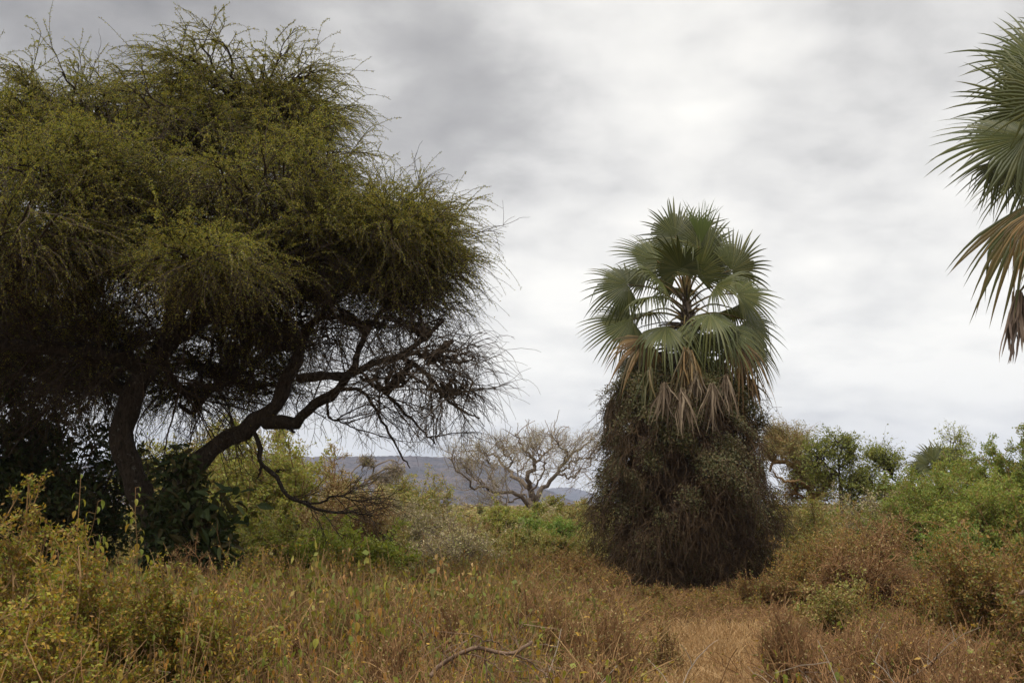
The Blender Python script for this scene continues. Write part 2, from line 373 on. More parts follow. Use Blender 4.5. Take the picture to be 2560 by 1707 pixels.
kind('yellowweed', leaf_mat('yellowing_leaf', [(0.215, 0.207, 0.023), (0.140, 0.162, 0.020), (0.277, 0.219, 0.029), (0.227, 0.139, 0.032), (0.316, 0.195, 0.029), (0.190, 0.195, 0.025), (0.215, 0.116, 0.032)], .35), M_TWIG_BROWN,
     n_stem=90, leaf_n=22000, leaf_l=.034, leaf_w=.019, lev=(8, 7), twig_r=.0032, lean_up=.75, lumps=16)
kind('ochre', leaf_mat('ochre_leaf', [(0.241, 0.161, 0.046), (0.169, 0.149, 0.037), (0.302, 0.184, 0.046), (0.145, 0.161, 0.037), (0.205, 0.115, 0.046)], .35), M_TWIG_RED,
     n_stem=60, leaf_n=18000, leaf_l=.045, leaf_w=.026, lev=(8, 7), twig_r=.004, lean_up=.5, lumps=10)
kind('russet', KIND['brown'][0], M_TWIG_RED, n_stem=110, leaf_n=2600, leaf_l=.03, leaf_w=.018, lev=(8, 6), twig_r=.0026, lean_up=.9, lumps=9, droop=-.1)
kind('sparse', leaf_mat('sparse_leaf', [(0.202, 0.228, 0.058), (0.263, 0.258, 0.065), (0.162, 0.182, 0.045)], .4), M_TWIG_DARK,
     n_stem=12, leaf_n=3600, leaf_l=.11, leaf_w=.06, lev=(6, 5), twig_r=.009, lumps=6)

_shr = 0
def shrub(px, py, wpx, d, kd, name, label, cat='bush', ryf=.85, hz=None, **over):
    """bush whose top shows at (px, py), wpx pixels wide, d metres away, standing on the ground"""
    global _shr; _shr += 1
    top = P(px, py, d); gz = float(ground_z(top[0], d)); h = top[2] - gz; rx = wpx / FPX * d / 2
    ml, mt, kw = KIND[kd]; kw = dict(kw); kw.update(over)
    if d > 28: kw['leaf_l'] *= (d / 26) ** .75; kw['leaf_w'] *= (d / 26) ** .75; kw['twig_r'] = kw.get('twig_r', .006) * (d / 28) ** .5
    rs_ = Geo
    Wd, Fo = shrub_geo(rx, rx * ryf, h, seed=100 + _shr, **kw)
    e = thing(name, label, cat, (top[0], d, gz))
    obj('branches', Wd, mt, e)
    if Fo.n: obj('foliage', Fo, ml, e)
    return e

# ================================================================== THE BIG ACACIA
def px_path(pts, K, jit=0.0): return resample([P(*q) for q in pts], K, jit)
AD = 20.0
base = P(400, 1330, AD); base[2] = -.15
ac = thing('acacia_tree', 'huge feathery acacia tree leaning over the left half of the view', 'tree', (float(base[0]), float(base[1]), 0))
OFF = np.array(ac.location)
limbs = [  # (path px,py,d ; r0, r1)
    ([(404, 1640, 20), (402, 1330, 20), (362, 1260, 20), (322, 1160, 20), (303, 1080, 20), (325, 1005, 20), (365, 930, 20), (395, 880, 20)], .24, .175),
    ([(365, 930, 20), (330, 905, 19.8), (250, 885, 19.4), (120, 868, 19), (0, 862, 18.6), (-150, 800, 18.2), (-320, 700, 18)], .17, .07),
    ([(330, 1000, 20), (250, 940, 20.6), (150, 950, 21.2), (60, 925, 22), (-60, 900, 22.6)], .11, .05),
    ([(390, 900, 20), (430, 830, 20), (440, 740, 19.6), (400, 620, 19), (330, 520, 18.4), (250, 440, 18)], .20, .06),
    ([(420, 850, 20), (520, 790, 20), (640, 740, 19.6), (760, 690, 19.4), (860, 640, 19.6), (960, 600, 20)], .17, .05),
    ([(430, 800, 20), (500, 660, 20.6), (560, 520, 21), (600, 380, 21.4), (640, 270, 21.6)], .17, .05),
    ([(440, 760, 20), (360, 640, 20.6), (250, 500, 21), (200, 360, 21)], .12, .04),
    ([(395, 890, 20), (470, 990, 20.6), (540, 960, 21.5), (640, 900, 22.5), (760, 830, 23.2)], .07, .03),
    ([(405, 1640, 20.6), (420, 1260, 20.6), (500, 1150, 20.6), (580, 1090, 20.5), (650, 1050, 20.4), (700, 1005, 20.3), (722, 940, 20.2), (752, 880, 20.2), (765, 830, 20.2), (800, 790, 20.3), (840, 740, 20.4)], .21, .05),
    ([(660, 1045, 20.4), (700, 1058, 20.3), (740, 1052, 20.2), (790, 1012, 20), (835, 985, 19.9), (880, 935, 19.7), (960, 905, 19.5), (1040, 860, 19.4), (1110, 800, 19.3)], .135, .03),
    ([(745, 945, 20.2), (830, 938, 20), (880, 930, 19.9), (900, 870, 20), (930, 810, 20.2), (980, 740, 20.4)], .09, .03),
    ([(960, 900, 19.5), (1030, 885, 19.2), (1100, 900, 19), (1150, 905, 18.8), (1190, 895, 18.6)], .045, .012),
    ([(1000, 885, 19.4), (1070, 940, 19.2), (1120, 1000, 19), (1160, 1030, 18.9), (1200, 1045, 18.8)], .045, .012),
    ([(850, 975, 19.9), (900, 975, 19.8), (930, 1010, 19.8), (960, 1060, 19.7), (1000, 1130, 19.6), (1025, 1170, 19.5)], .04, .01),
    ([(900, 940, 19.7), (960, 980, 19.5), (1010, 1030, 19.4), (1060, 1080, 19.3), (1090, 1110, 19.2)], .04, .01),
    ([(830, 985, 19.9), (820, 1040, 20), (870, 1060, 20), (905, 1085, 20)], .025, .008),
    ([(632, 1075, 20.4), (650, 1130, 20.3), (655, 1160, 20.2), (690, 1190, 20.1), (710, 1230, 20), (745, 1252, 19.9), (790, 1270, 19.8), (850, 1285, 19.7), (890, 1280, 19.6), (930, 1290, 19.5)], .052, .012),
    ([(745, 1252, 19.9), (800, 1258, 19.8), (830, 1240, 19.7), (870, 1245, 19.6), (910, 1262, 19.5)], .026, .008),
    ([(655, 1160, 20.2), (650, 1180, 20.2), (645, 1195, 20.2)], .03, .008),
    ([(690, 1180, 20.1), (700, 1174, 20.1), (716, 1176, 20.0)], .02, .006),
    ([(705, 1058, 20.3), (722, 1072, 20.2), (738, 1078, 20.1)], .05, .015),
]
Wb = Geo(); paths = []
for pts, r0, r1 in limbs:
    K = 22; p = px_path(pts, K, .018 if r0 > .1 else .012)
    r = np.linspace(r0, r1, K) * (1 + .09 * RS.normal(size=K))
    if pts[0][1] == 1640: r[:5] *= np.linspace(1.5, 1.05, 5)
    Wb.add(*tubes((p - OFF)[None], r[None], 12 if r0 > .08 else 6)); paths.append((p, r))
obj('trunk', Wb, M_ACB, ac, smooth=True)
# foliage pads: px, py, d, rx px, ry px, depth m
pads = [(620, 190, 21.4, 270, 105, 2.6), (250, 250, 21.0, 270, 100, 2.6), (730, 240, 21.4, 120, 80, 1.8), (20, 330, 20.0, 260, 120, 2.4),
        (300, 420, 18.6, 300, 90, 2.2), (60, 560, 16.8, 230, 95, 2.0), (640, 460, 18.6, 270, 85, 2.0), (760, 410, 20.0, 130, 80, 2.0),
        (930, 570, 20.0, 190, 70, 2.0), (1065, 585, 20.4, 105, 60, 1.6), (820, 610, 19.4, 260, 90, 2.2), (500, 660, 17.0, 190, 65, 1.6),
        (250, 640, 19.0, 270, 90, 2.4), (-140, 640, 19.0, 200, 120, 2.4), (620, 330, 22.6, 250, 100, 2.0), (1010, 680, 20.6, 150, 70, 1.6),
        (430, 560, 21.5, 260, 120, 2.6), (60, 720, 21.0, 260, 80, 2.4), (-250, 400, 20, 220, 160, 3), (1090, 650, 20.0, 80, 40, 1.4), (1020, 600, 19.0, 150, 60, 1.6), (720, 690, 20.4, 220, 50, 1.8),
        (120, 800, 22.0, 220, 55, 2.0), (120, 470, 17.4, 230, 70, 2.0), (430, 300, 20.0, 200, 70, 2.0), (600, 740, 22.6, 170, 45, 1.6), (-100, 900, 23.0, 220, 60, 2.0)]
pads = [(*p, 1.0) for p in pads] + [(150, 900, 21.5, 230, 75, 2.0, .22), (520, 890, 22.0, 150, 90, 2.0, .2), (600, 810, 21.0, 190, 70, 1.8, .25), (270, 960, 22.2, 150, 60, 1.6, .2),
        (40, 980, 22.5, 220, 70, 2.0, .2), (450, 980, 22.6, 130, 70, 1.6, .2), (680, 950, 21.8, 110, 70, 1.6, .12), (230, 830, 20.6, 260, 60, 2.0, .3), (720, 850, 21.0, 150, 60, 1.6, .12),
        (890, 780, 20.2, 170, 60, 1.6, .06), (1040, 800, 19.6, 120, 55, 1.2, .03), (980, 930, 19.4, 130, 60, 1.2, .0), (1110, 960, 19.0, 100, 50, 1.0, .0), (1000, 740, 20.2, 130, 50, 1.4, .15), (1090, 880, 19.2, 100, 40, 1.0, .0)]
allp = np.concatenate([p[4:] for p, r in paths[:15]])
Fl = Geo(); Tw = Geo(); Br = Geo()
for j, (px, py, d, rxp, ryp, rd, lfd) in enumerate(pads):
    ryp *= .8; px = px - max(0, px - 600) * .07 * (lfd == 1); py = py + (34 if py < 300 else 0)
    rs = np.random.RandomState(500 + j)
    c = P(px, py, d); rx = rxp / FPX * d; rz = ryp / FPX * d
    anchor = c - np.array((0, 0, .55 * rz))
    near = allp[np.argmin(np.linalg.norm(allp - anchor, axis=1) + .6 * np.maximum(0, allp[:, 2] - anchor[2]))]
    n1 = int((14 if lfd == 1 else 8 if lfd > .12 else 3.5) * (rx * rd) ** .5) + (6 if lfd == 1 else 3)
    # boughs to the pad
    a = rs.rand(n1) * 2 * pi; q = np.sqrt(rs.rand(n1)) * .85
    tg = c + np.stack([np.cos(a) * q * rx, np.sin(a) * q * rd, rz * (-.35 + .9 * np.sqrt(np.maximum(0, 1 - q ** 2)) * rs.rand(n1))], -1)
    st = near + (anchor - near) * rs.rand(n1, 1) * .7
    s_ = np.linspace(0, 1, 10)[None, :, None]; mp_ = (st + tg) / 2 + np.array((0, 0, -.1)) * rz
    B0 = st[:, None] * (1 - s_) ** 2 + 2 * mp_[:, None] * s_ * (1 - s_) + tg[:, None] * s_ ** 2
    B0[:, 1:-1] += rs.normal(size=B0[:, 1:-1].shape) * .05
    Br.add(*tubes(B0 - OFF, np.linspace(.040, .014, 10)[None], 5))
    mb = resample([near, (near + anchor) / 2 + rs.normal(size=3) * .2, anchor], 10, .03)
    Br.add(*tubes((mb - OFF)[None], np.linspace(.07, .04, 10)[None], 7))
    S0, D0, _ = branch_from(B0, 0, 8, .45, 1.0, .9, rs, .15); D0[:, 2] *= .55
    B1 = curves(S0, D0, .5 + .6 * rs.rand(len(S0)), 7, .25, .14, rs); Tw.add(*tubes(B1 - OFF, np.linspace(.011, .006, 7)[None], 3))
    S0, D0, _ = branch_from(B1, 0, 7, .2, 1.0, .75, rs, .15)
    # long whippy shoots, arching over and hanging at the rim
    outw = (S0 - c) / np.array((rx, rd, rz)); on = np.linalg.norm(outw, axis=1)
    D0 = unit(D0 + unit(outw) * np.clip(on, 0, 1)[:, None] * (.7 if lfd > .1 else .15)); D0[:, 2] *= .6
    Ls = .24 + .50 * rs.rand(len(S0)) ** 2 + .22 * (on > .85)
    Sh = curves(S0, D0, Ls, 8, .5 + .9 * rs.rand(len(S0)), .09 if lfd > .1 else .17, rs); Tw.add(*tubes(Sh - OFF, np.linspace(.0045, .0025, 8)[None], 3))
    nl = 56; N = len(Sh); ii = np.repeat(np.arange(N), nl); tt = rs.rand(N * nl) * 6.98; k = tt.astype(int); f = (tt - k)[:, None]
    C = Sh[ii, k] * (1 - f) + Sh[ii, k + 1] * f + rs.normal(size=(N * nl, 3)) * .008
    T = unit(Sh[ii, k + 1] - Sh[ii, k]); U = unit(rdir(N * nl, rs) + T * .5); Nn = unit(rdir(N * nl, rs) + np.array((0, 0, .8)))
    sel = rs.rand(N * nl) < .95 * lfd * (np.clip(.8 + .55 * (C[:, 2] - c[2]) / rz, .3, 1.0) if lfd == 1 else 1)
    Fl.add(*leaves((C - OFF)[sel], U[sel], Nn[sel], .018 + .022 * rs.rand(sel.sum()), .010 + .009 * rs.rand(sel.sum())))
    # far-reaching single whips with little leaf tufts above the rim
    nw = (4 if py < 450 else 3) if lfd == 1 else 1; a = rs.rand(nw) * 2 * pi
    s0 = c + np.stack([np.cos(a) * rx * .8, np.sin(a) * rd * .8, rz * (.2 + .5 * rs.rand(nw))], -1)
    d0 = unit(np.stack([np.cos(a) * .7, np.sin(a) * .7, .3 + .6 * rs.rand(nw)], -1))
    Wh = curves(s0, d0, .35 + .65 * rs.rand(nw), 14, .3 + 2.2 * rs.rand(nw), .08, rs); Tw.add(*tubes(Wh - OFF, np.linspace(.009, .004, 14)[None], 3))
    nl = 60; ii = np.repeat(np.arange(nw), nl); tt = rs.rand(nw * nl) * 12.98; k = tt.astype(int); f = (tt - k)[:, None]
    C = Wh[ii, k] * (1 - f) + Wh[ii, k + 1] * f
    if lfd < 1: continue
    Fl.add(*leaves(C - OFF, rdir(nw * nl, rs), rdir(nw * nl, rs), .035, .018))
# bare hanging twigs under and to the right of the crown
ZLIM = P(1000, 1120, 19.8)[2]; XLIM = P(1215, 900, 19.2)[0]
bare = [8, 9, 10, 11, 12, 13, 14, 15, 7, 4]
for j in bare:
    p, r = paths[j]; rs = np.random.RandomState(700 + j); lo = .55 if j in (8, 4, 7) else .18
    S0, D0, _ = branch_from(p[None], 0, 16 if j in (11, 12, 13, 14, 9) else 12, lo, 1.0, .8, rs, -.12)
    B1 = curves(S0, D0, .7 + .6 * rs.rand(len(S0)), 9, .45, .13, rs); B1 = B1[B1[:, :, 0].max(1) < XLIM]; B1 = B1[B1[:, :, 2].min(1) > ZLIM + .35 * (B1[:, -1, 0] < P(900, 1000, 20)[0])]; Tw.add(*tubes(B1 - OFF, np.linspace(.014, .006, 9)[None], 4))
    S0, D0, _ = branch_from(B1, 0, 7, .15, 1.0, .75, rs, -.05)
    B2 = curves(S0, D0, .35 + .45 * rs.rand(len(S0)), 7, .6, .15, rs); B2 = B2[(B2[:, :, 2].min(1) > ZLIM - .1) & (B2[:, :, 0].max(1) < XLIM)]; Tw.add(*tubes(B2 - OFF, np.linspace(.0065, .0035, 7)[None], 3))
    S0, D0, _ = branch_from(B2, 0, 4, .2, 1.0, .7, rs, 0)
    B3 = curves(S0, D0, .15 + .3 * rs.rand(len(S0)), 5, .6, .16, rs); Tw.add(*tubes(B3 - OFF, np.linspace(.004, .0024, 5)[None], 3))
# twigs between the left limbs, dark lattice against the sky
for j, nb in ((1, 46), (2, 46), (3, 26), (4, 40), (5, 20), (6, 24), (7, 46)):
    p, r = paths[j]; rs = np.random.RandomState(800 + j)
    S0, D0, _ = branch_from(p[None], 0, nb, .1, 1.0, 1.0, rs, .1)
    B1 = curves(S0, D0, .9 + 1.0 * rs.rand(nb), 9, .4, .13, rs); Br.add(*tubes(B1 - OFF, np.linspace(.022, .009, 9)[None], 4))
    S0, D0, _ = branch_from(B1, 0, 8, .15, 1.0, .8, rs, .1)
    B2 = curves(S0, D0, .4 + .6 * rs.rand(len(S0)), 7, .4, .15, rs); Tw.add(*tubes(B2 - OFF, np.linspace(.008, .004, 7)[None], 3))
    S0, D0, _ = branch_from(B2, 0, 5, .2, 1.0, .7, rs, 0)
    B3 = curves(S0, D0, .2 + .3 * rs.rand(len(S0)), 5, .5, .16, rs); Tw.add(*tubes(B3 - OFF, np.linspace(.0045, .0025, 5)[None], 3))
rs = np.random.RandomState(66)
for j in (16, 17):
    p, r = paths[j]
    S0, D0, _ = branch_from(p[None], 0, 14, .5, 1.0, .6, rs, .05)
    B1 = curves(S0, D0, .4 + .4 * rs.rand(len(S0)), 8, .1, .12, rs); Tw.add(*tubes(B1 - OFF, np.linspace(.010, .005, 8)[None], 3))
    S0, D0, _ = branch_from(B1, 0, 7, .2, 1.0, .6, rs, 0)
    B2 = curves(S0, D0, .2 + .4 * rs.rand(len(S0)), 6, .1, .14, rs); Tw.add(*tubes(B2 - OFF, np.linspace(.005, .003, 6)[None], 3))
obj('branches', Br, M_TWIG_DARK, ac); obj('twigs', Tw, M_TWIG_DARK, ac); obj('foliage', Fl, M_ACACIA, ac)

# ================================================================== FAN PALMS
M_FROND = leaf_mat('palm_leaf', [(0.058, 0.066, 0.015), (0.047, 0.054, 0.011), (0.078, 0.080, 0.020)], .15, .5, .3, .8, .2)
M_FROND_NEW = leaf_mat('young_palm_leaf', [(0.102, 0.128, 0.030), (0.079, 0.108, 0.026)], .3, .5, .3)
M_FROND_DRY = leaf_mat('dry_palm_leaf', [(0.190, 0.117, 0.047), (0.143, 0.090, 0.041), (0.222, 0.153, 0.072), (0.095, 0.072, 0.036)], .25, .6, .2, .8, .25)
M_FROND_GREY = leaf_mat('dead_palm_leaf', [(.13, .095, .065), (.19, .145, .10), (.09, .065, .045)], .15, .7, .1, .8, .25)
M_FROND_TAN = leaf_mat('yellowing_palm_leaf', [(0.084, 0.076, 0.025), (0.061, 0.068, 0.021), (0.115, 0.085, 0.030)], .25, .5, .35, .8, .25)
M_PET = bark_mat('petiole', (.10, .055, .02), (.07, .07, .025), 3, .2, 1)
M_PALM_TRUNK = bark_mat('palm_trunk', (.05, .038, .028), (.13, .10, .075), 6, 1, 2)

def frond_geo(hub, A, Nf, R, spread=135, nseg=42, fold=.25, droop=.15, tip=.22, bent=.16, seed=0, ragged=.08, joint=.50):
    """fan leaf: pleated blade split into pointed segments. hub (3), A axis, Nf face normal"""
    rs = np.random.RandomState(seed)
    A = unit(np.array(A, float)); Nf = np.array(Nf, float); Nf = unit(Nf - Nf.dot(A) * A); Bv = np.cross(Nf, A)
    G = Geo(); th = np.linspace(-radians(spread), radians(spread), nseg + 1); dth = th[1] - th[0]
    stn = np.array([.02, .18, .36, joint, .62, .76, .88, 1.0])
    V = []
    for i in range(nseg):
        tm = (th[i] + th[i + 1]) / 2
        L = R * (.80 + .22 * cos(tm)) * (1 + rs.normal() * ragged); tw = rs.normal() * .03
        isb = rs.rand() < bent; bd = rs.uniform(.3, .8) if isb else 0
        rows = []
        for q in stn:
            half = dth / 2 * min(q, joint) * L * (1.0 if q <= joint else max(0.0, (1 - (q - joint) / (1 - joint)) ** .75))
            r = q * L; tt = tm + tw * max(0, q - joint) / .5 * 1.6
            cx_, sx_ = cos(tt), sin(tt)
            for s in (-1, 0, 1):
                x = r * cx_ - s * half * sx_; y = r * sx_ + s * half * cx_
                z = (.45 * half if s == 0 else 0) - fold * y * y / R - droop * (x * x + y * y) / R
                w = hub + A * x + Bv * y + Nf * z
                g = tip * max(0, q - .5) ** 2 * R * 1.6
                if bd and q > .6: 
                    over = (q - .6) * L
                    w = w - (A * cx_ + Bv * sx_) * over * .75; g += over * bd * 1.2
                w[2] -= g
                rows.append(w)
        V.append(rows)
    V = np.array(V); n, m_ = V.shape[:2]; I = np.arange(n * m_).reshape(n, len(stn), 3)
    Q = np.concatenate([np.stack([I[:, :-1, c], I[:, 1:, c], I[:, 1:, c + 1], I[:, :-1, c + 1]], -1).reshape(-1, 4) for c in (0, 1)])
    return G.add(V.reshape(-1, 3), Q)

def dead_geo(hub, L, out, seed=0, spread=.42, n=26, w=.035):
    """collapsed dead fan: narrow straps hanging from the hub"""
    rs = np.random.RandomState(seed); d = np.array((0, 0, -1.0)) + np.array(out, float) * .45
    D0 = unit(d + rs.normal(size=(n, 3)) * spread); S0 = np.array(hub)[None] + rs.normal(size=(n, 3)) * .03
    Cc = curves(S0, D0, L * (.45 + .6 * rs.rand(n)), 8, 1.4, .13, rs)
    sd = rdir(n, rs); T = unit(Cc[:, -1] - Cc[:, 0]); sd = unit(np.cross(T, sd)); nn = np.cross(T, sd)
    wd = w * np.array([.5, 1, 1.2, 1.1, .9, .7, .45, .05])[None, :, None]
    Lf = Cc + sd[:, None] * wd; Rt = Cc - sd[:, None] * wd; Md = Cc + nn[:, None] * wd * .6
    V = np.stack([Lf, Md, Rt], 2); I = np.arange(n * 8 * 3).reshape(n, 8, 3)
    Q = np.concatenate([np.stack([I[:, :-1, c], I[:, 1:, c], I[:, 1:, c + 1], I[:, :-1, c + 1]], -1).reshape(-1, 4) for c in (0, 1)])
    return Geo().add(V.reshape(-1, 3), Q)

def fan(parent, off, root, hubpx, adir, face, R, kind_='green', label=None, seed=0, petiole=True, **kw):
    """hubpx = (px,py,d); adir = (right, up, away) direction of the blade; face = normal (right, up, away)"""
    hub = P(*hubpx) if len(hubpx) == 3 else np.array(hubpx)
    mat = {'new': M_FROND_NEW, 'green': M_FROND, 'dry': M_FROND_DRY, 'tan': M_FROND_TAN, 'grey': M_FROND_GREY}[kind_]
    A = np.array((adir[0], adir[2], adir[1]), float); Nf = np.array((face[0], face[2], face[1]), float)
    if kind_ == 'hang': pass
    jr = np.random.RandomState(seed + 5); A = A + jr.normal(size=3) * .12; Nf = unit(Nf) + jr.normal(size=3) * .22
    G = frond_geo(hub - off, A, Nf, R, seed=seed, **kw)
    o = obj('frond', G, mat, parent, label=label)
    if petiole:
        root = np.array(root); L = np.linalg.norm(hub - root)
        mid_ = (hub + root) / 2 + np.array((0, 0, .12 * L)) + unit(A) * .0
        ext = hub + unit(A) * R * .42 - unit(Nf) * .01
        p = resample([root, mid_, hub], 9); 
        r = np.linspace(.034, .016, 9)
        obj('petiole', Geo().add(*tubes((p - off)[None], r[None], 5)), M_PET, o, smooth=True)
    return o

def dead(parent, off, hubpx, L, out, mat, seed, label=None, root=None, **kw):
    hub = P(*hubpx); o = obj('dead_frond', dead_geo(hub - off, L, (out[0], out[2], out[1]), seed, **kw), mat, parent, label=label)
    if root is not None:
        p = resample([root, (hub + root) / 2 + np.array((0, 0, .12)), hub], 7)
        obj('petiole', Geo().add(*tubes((p - off)[None], np.linspace(.03, .016, 7)[None], 5)), M_PET, o, smooth=True)
    return o

PD = 29.6
pb0 = P(1712, 1500, PD)
palm = thing('fan_palm', 'tall fan palm with silvery green crown rising out of the vine covered mound', 'palm', (float(pb0[0]), PD, 0))
PO = np.array(palm.location)
tp = resample([(pb0[0], PD, -.2), P(1715, 1300, PD), P(1712, 1000, PD), P(1716, 880, PD), P(1717, 790, PD), P(1716, 730, PD)], 24, .01)
Gt = Geo().add(*tubes((tp - PO)[None], np.concatenate([np.full(18, .19), np.linspace(.17, .05, 6)])[None], 12))
rs = np.random.RandomState(3)   # old leaf bases on the stem
n = 80; k = rs.uniform(9, 21.5, n); kk = k.astype(int); S0 = tp[kk] + (tp[kk + 1] - tp[kk]) * (k - kk)[:, None]
a = rs.rand(n) * 2 * pi; D0 = np.stack([np.cos(a), np.sin(a), .9 + 0 * a], -1)
B = curves(S0 + D0 * .08, D0, .25 + .25 * rs.rand(n), 5, .2, .06, rs); Gt.add(*tubes(B - PO, np.linspace(.035, .02, 5)[None], 4))
obj('trunk', Gt, M_PALM_TRUNK, palm, smooth=True)
R0 = P(1716, 775, PD)
def rt(dy): return P(1716, 785 + dy * 2.4, PD)
fr = [  # hub px, axis (right,up,away), face, R, kind, root dy, kwargs
    ((1688, 590, 29.8), (-.30, 1, .1), (.1, -.1, -1), 1.12, 'green', -25, dict(spread=120, fold=.15)),
    ((1762, 628, 29.7), (.42, 1, .0), (-.1, -.2, -1), 1.20, 'green', -25, dict(spread=125, fold=.15)),
    ((1722, 600, 30.2), (.1, 1, .3), (0, -.1, -1), 1.15, 'green', -30, dict(spread=110, fold=.1)),
    ((1642, 652, 29.5), (-.8, .52, .0), (.1, .2, -1), 1.20, 'green', -15, dict(spread=115, fold=.15)),
    ((1615, 700, 29.9), (-.85, .45, .2), (0, .4, -1), 1.0, 'green', -10, dict(spread=110, fold=.2, bent=.2)),
    ((1570, 712, 29.3), (-1, -.05, -.1), (.1, .6, -1), 1.05, 'green', -5, dict(spread=110, fold=.35, bent=.2)),
    ((1578, 800, 29.3), (-.95, -.38, -.1), (-.15, .5, -1), 1.30, 'green', 5, dict(spread=105, fold=.2, droop=.2)),
    ((1700, 672, 28.9), (-.15, .85, -.45), (.1, .4, 1), .95, 'green', -10, dict(spread=130, fold=.2, bent=.25)),
    ((1742, 690, 28.8), (.35, .85, -.3), (-.1, -.3, -1), .92, 'green', -10, dict(spread=115, fold=.25, bent=.3)),
    ((1664, 640, 30.5), (-.3, .8, .4), (0, .2, -1), 1.0, 'green', -20, dict(spread=120)),
    ((1828, 676, 29.6), (.75, .60, .0), (.2, .3, -1), 1.15, 'green', -15, dict(spread=98, fold=.35, droop=.2)),
    ((1842, 735, 29.4), (.98, .10, .0), (.0, .5, -1), 1.18, 'green', -5, dict(spread=100, fold=.3, bent=.2)),
    ((1862, 800, 29.5), (.9, -.45, .0), (.25, .4, -1), 1.22, 'green', 5, dict(spread=108, fold=.2)),
    ((1866, 850, 30.0), (.75, -.65, .2), (.3, .3, -1), 1.15, 'green', 15, dict(spread=105, fold=.2)),
    ((1800, 700, 30.4), (.6, .5, .5), (0, .4, -1), 1.0, 'green', -15, dict(spread=110)),
    ((1632, 742, 28.8), (-.75, -.1, -.6), (.1, .9, -.4), .95, 'green', 0, dict(spread=95, fold=.3, tip=.9, bent=.4)),
    ((1665, 815, 28.5), (-.35, -.7, -.5), (-.1, .6, -1), 1.10, 'green', 8, dict(spread=75, fold=.3, tip=.8, bent=.3)),
    ((1710, 812, 28.4), (.1, -.8, -.5), (0, .6, -1), .80, 'green', 5, dict(spread=70, fold=.4, tip=.8, bent=.4)),
    ((1775, 785, 28.5), (.45, -.25, -.7), (.1, .8, -.6), 1.15, 'green', 0, dict(spread=105, fold=.35, tip=1.0, bent=.4)),
    ((1800, 820, 28.8), (.55, -.7, -.4), (.1, .6, -1), 1.10, 'green', 8, dict(spread=80, fold=.3, tip=.6, bent=.3)),
    ((1700, 720, 31.0), (-.1, .2, 1), (0, 1, -.2), 1.0, 'green', -5, dict(spread=110)),
    ((1620, 780, 30.8), (-.7, -.1, .7), (0, 1, 0), 1.05, 'green', 5, dict(spread=105, tip=.5)),
    ((1830, 770, 30.9), (.7, -.1, .7), (0, 1, 0), 1.05, 'green', 5, dict(spread=105, tip=.5)),
    ((1752, 610, 29.5), (.12, 1, 0), (0, -.2, -1), 1.1, 'new', -30, dict(spread=26, fold=.1, bent=.1)),
    ((1690, 690, 30.6), (-.4, .9, .3), (0, .1, -1), 1.0, 'green', -10, dict(spread=120)),
    ((1760, 665, 30.5), (.5, .8, .3), (0, .1, -1), 1.05, 'green', -15, dict(spread=120, bent=.2)),
    ((1650, 700, 28.7), (-.5, .35, -.7), (.1, .7, -.7), .95, 'green', -8, dict(spread=110, fold=.3, tip=.5, bent=.3)),
    ((1790, 715, 28.8), (.6, .3, -.6), (-.1, .7, -.7), .95, 'green', -8, dict(spread=110, fold=.3, tip=.5, bent=.3)),
    ((1740, 830, 28.5), (.2, -.8, -.4), (0, .6, -1), 1.0, 'green', 8, dict(spread=70, fold=.4, tip=.8, bent=.4)),
    ((1618, 845, 29.0), (-.6, -.6, -.3), (-.3, .6, -1), 1.15, 'dry', 15, dict(spread=70, fold=.4, tip=.9, bent=.35)),
    ((1838, 850, 29.0), (.45, -.8, -.3), (.3, .5, -1), 1.20, 'dry', 15, dict(spread=62, fold=.4, tip=.9, bent=.3)),
    ((1590, 880, 29.3), (-.45, -.85, -.1), (-.5, .3, -1), 1.20, 'tan', 22, dict(spread=60, fold=.5, tip=.9, bent=.3)),
]
fr += [((1708, 690, 29.6), (-.08, 1, 0), (0, 0, -1), .9, 'new', -12, dict(spread=7, fold=0, bent=0, nseg=8)), ((1728, 700, 29.5), (.12, 1, 0), (0, 0, -1), .8, 'new', -12, dict(spread=7, fold=0, bent=0, nseg=8))]
for i, (hp, ad, fc, R_, kd, rdy, kw) in enumerate(fr):
    R_ *= 1.02 + .2 * ((i * 37) % 11) / 11; kw = dict(kw); kw.setdefault('nseg', 40); sp = kw.get('spread', 120)
    kw['nseg'] = max(24, int(sp / 2.9))
    lb = {'dry': 'orange brown dried fan leaf', 'tan': 'yellowing half dried fan leaf'}.get(kd)
    fan(palm, PO, rt(rdy), hp, ad, fc, R_, kd, lb, 30 + i, **kw)
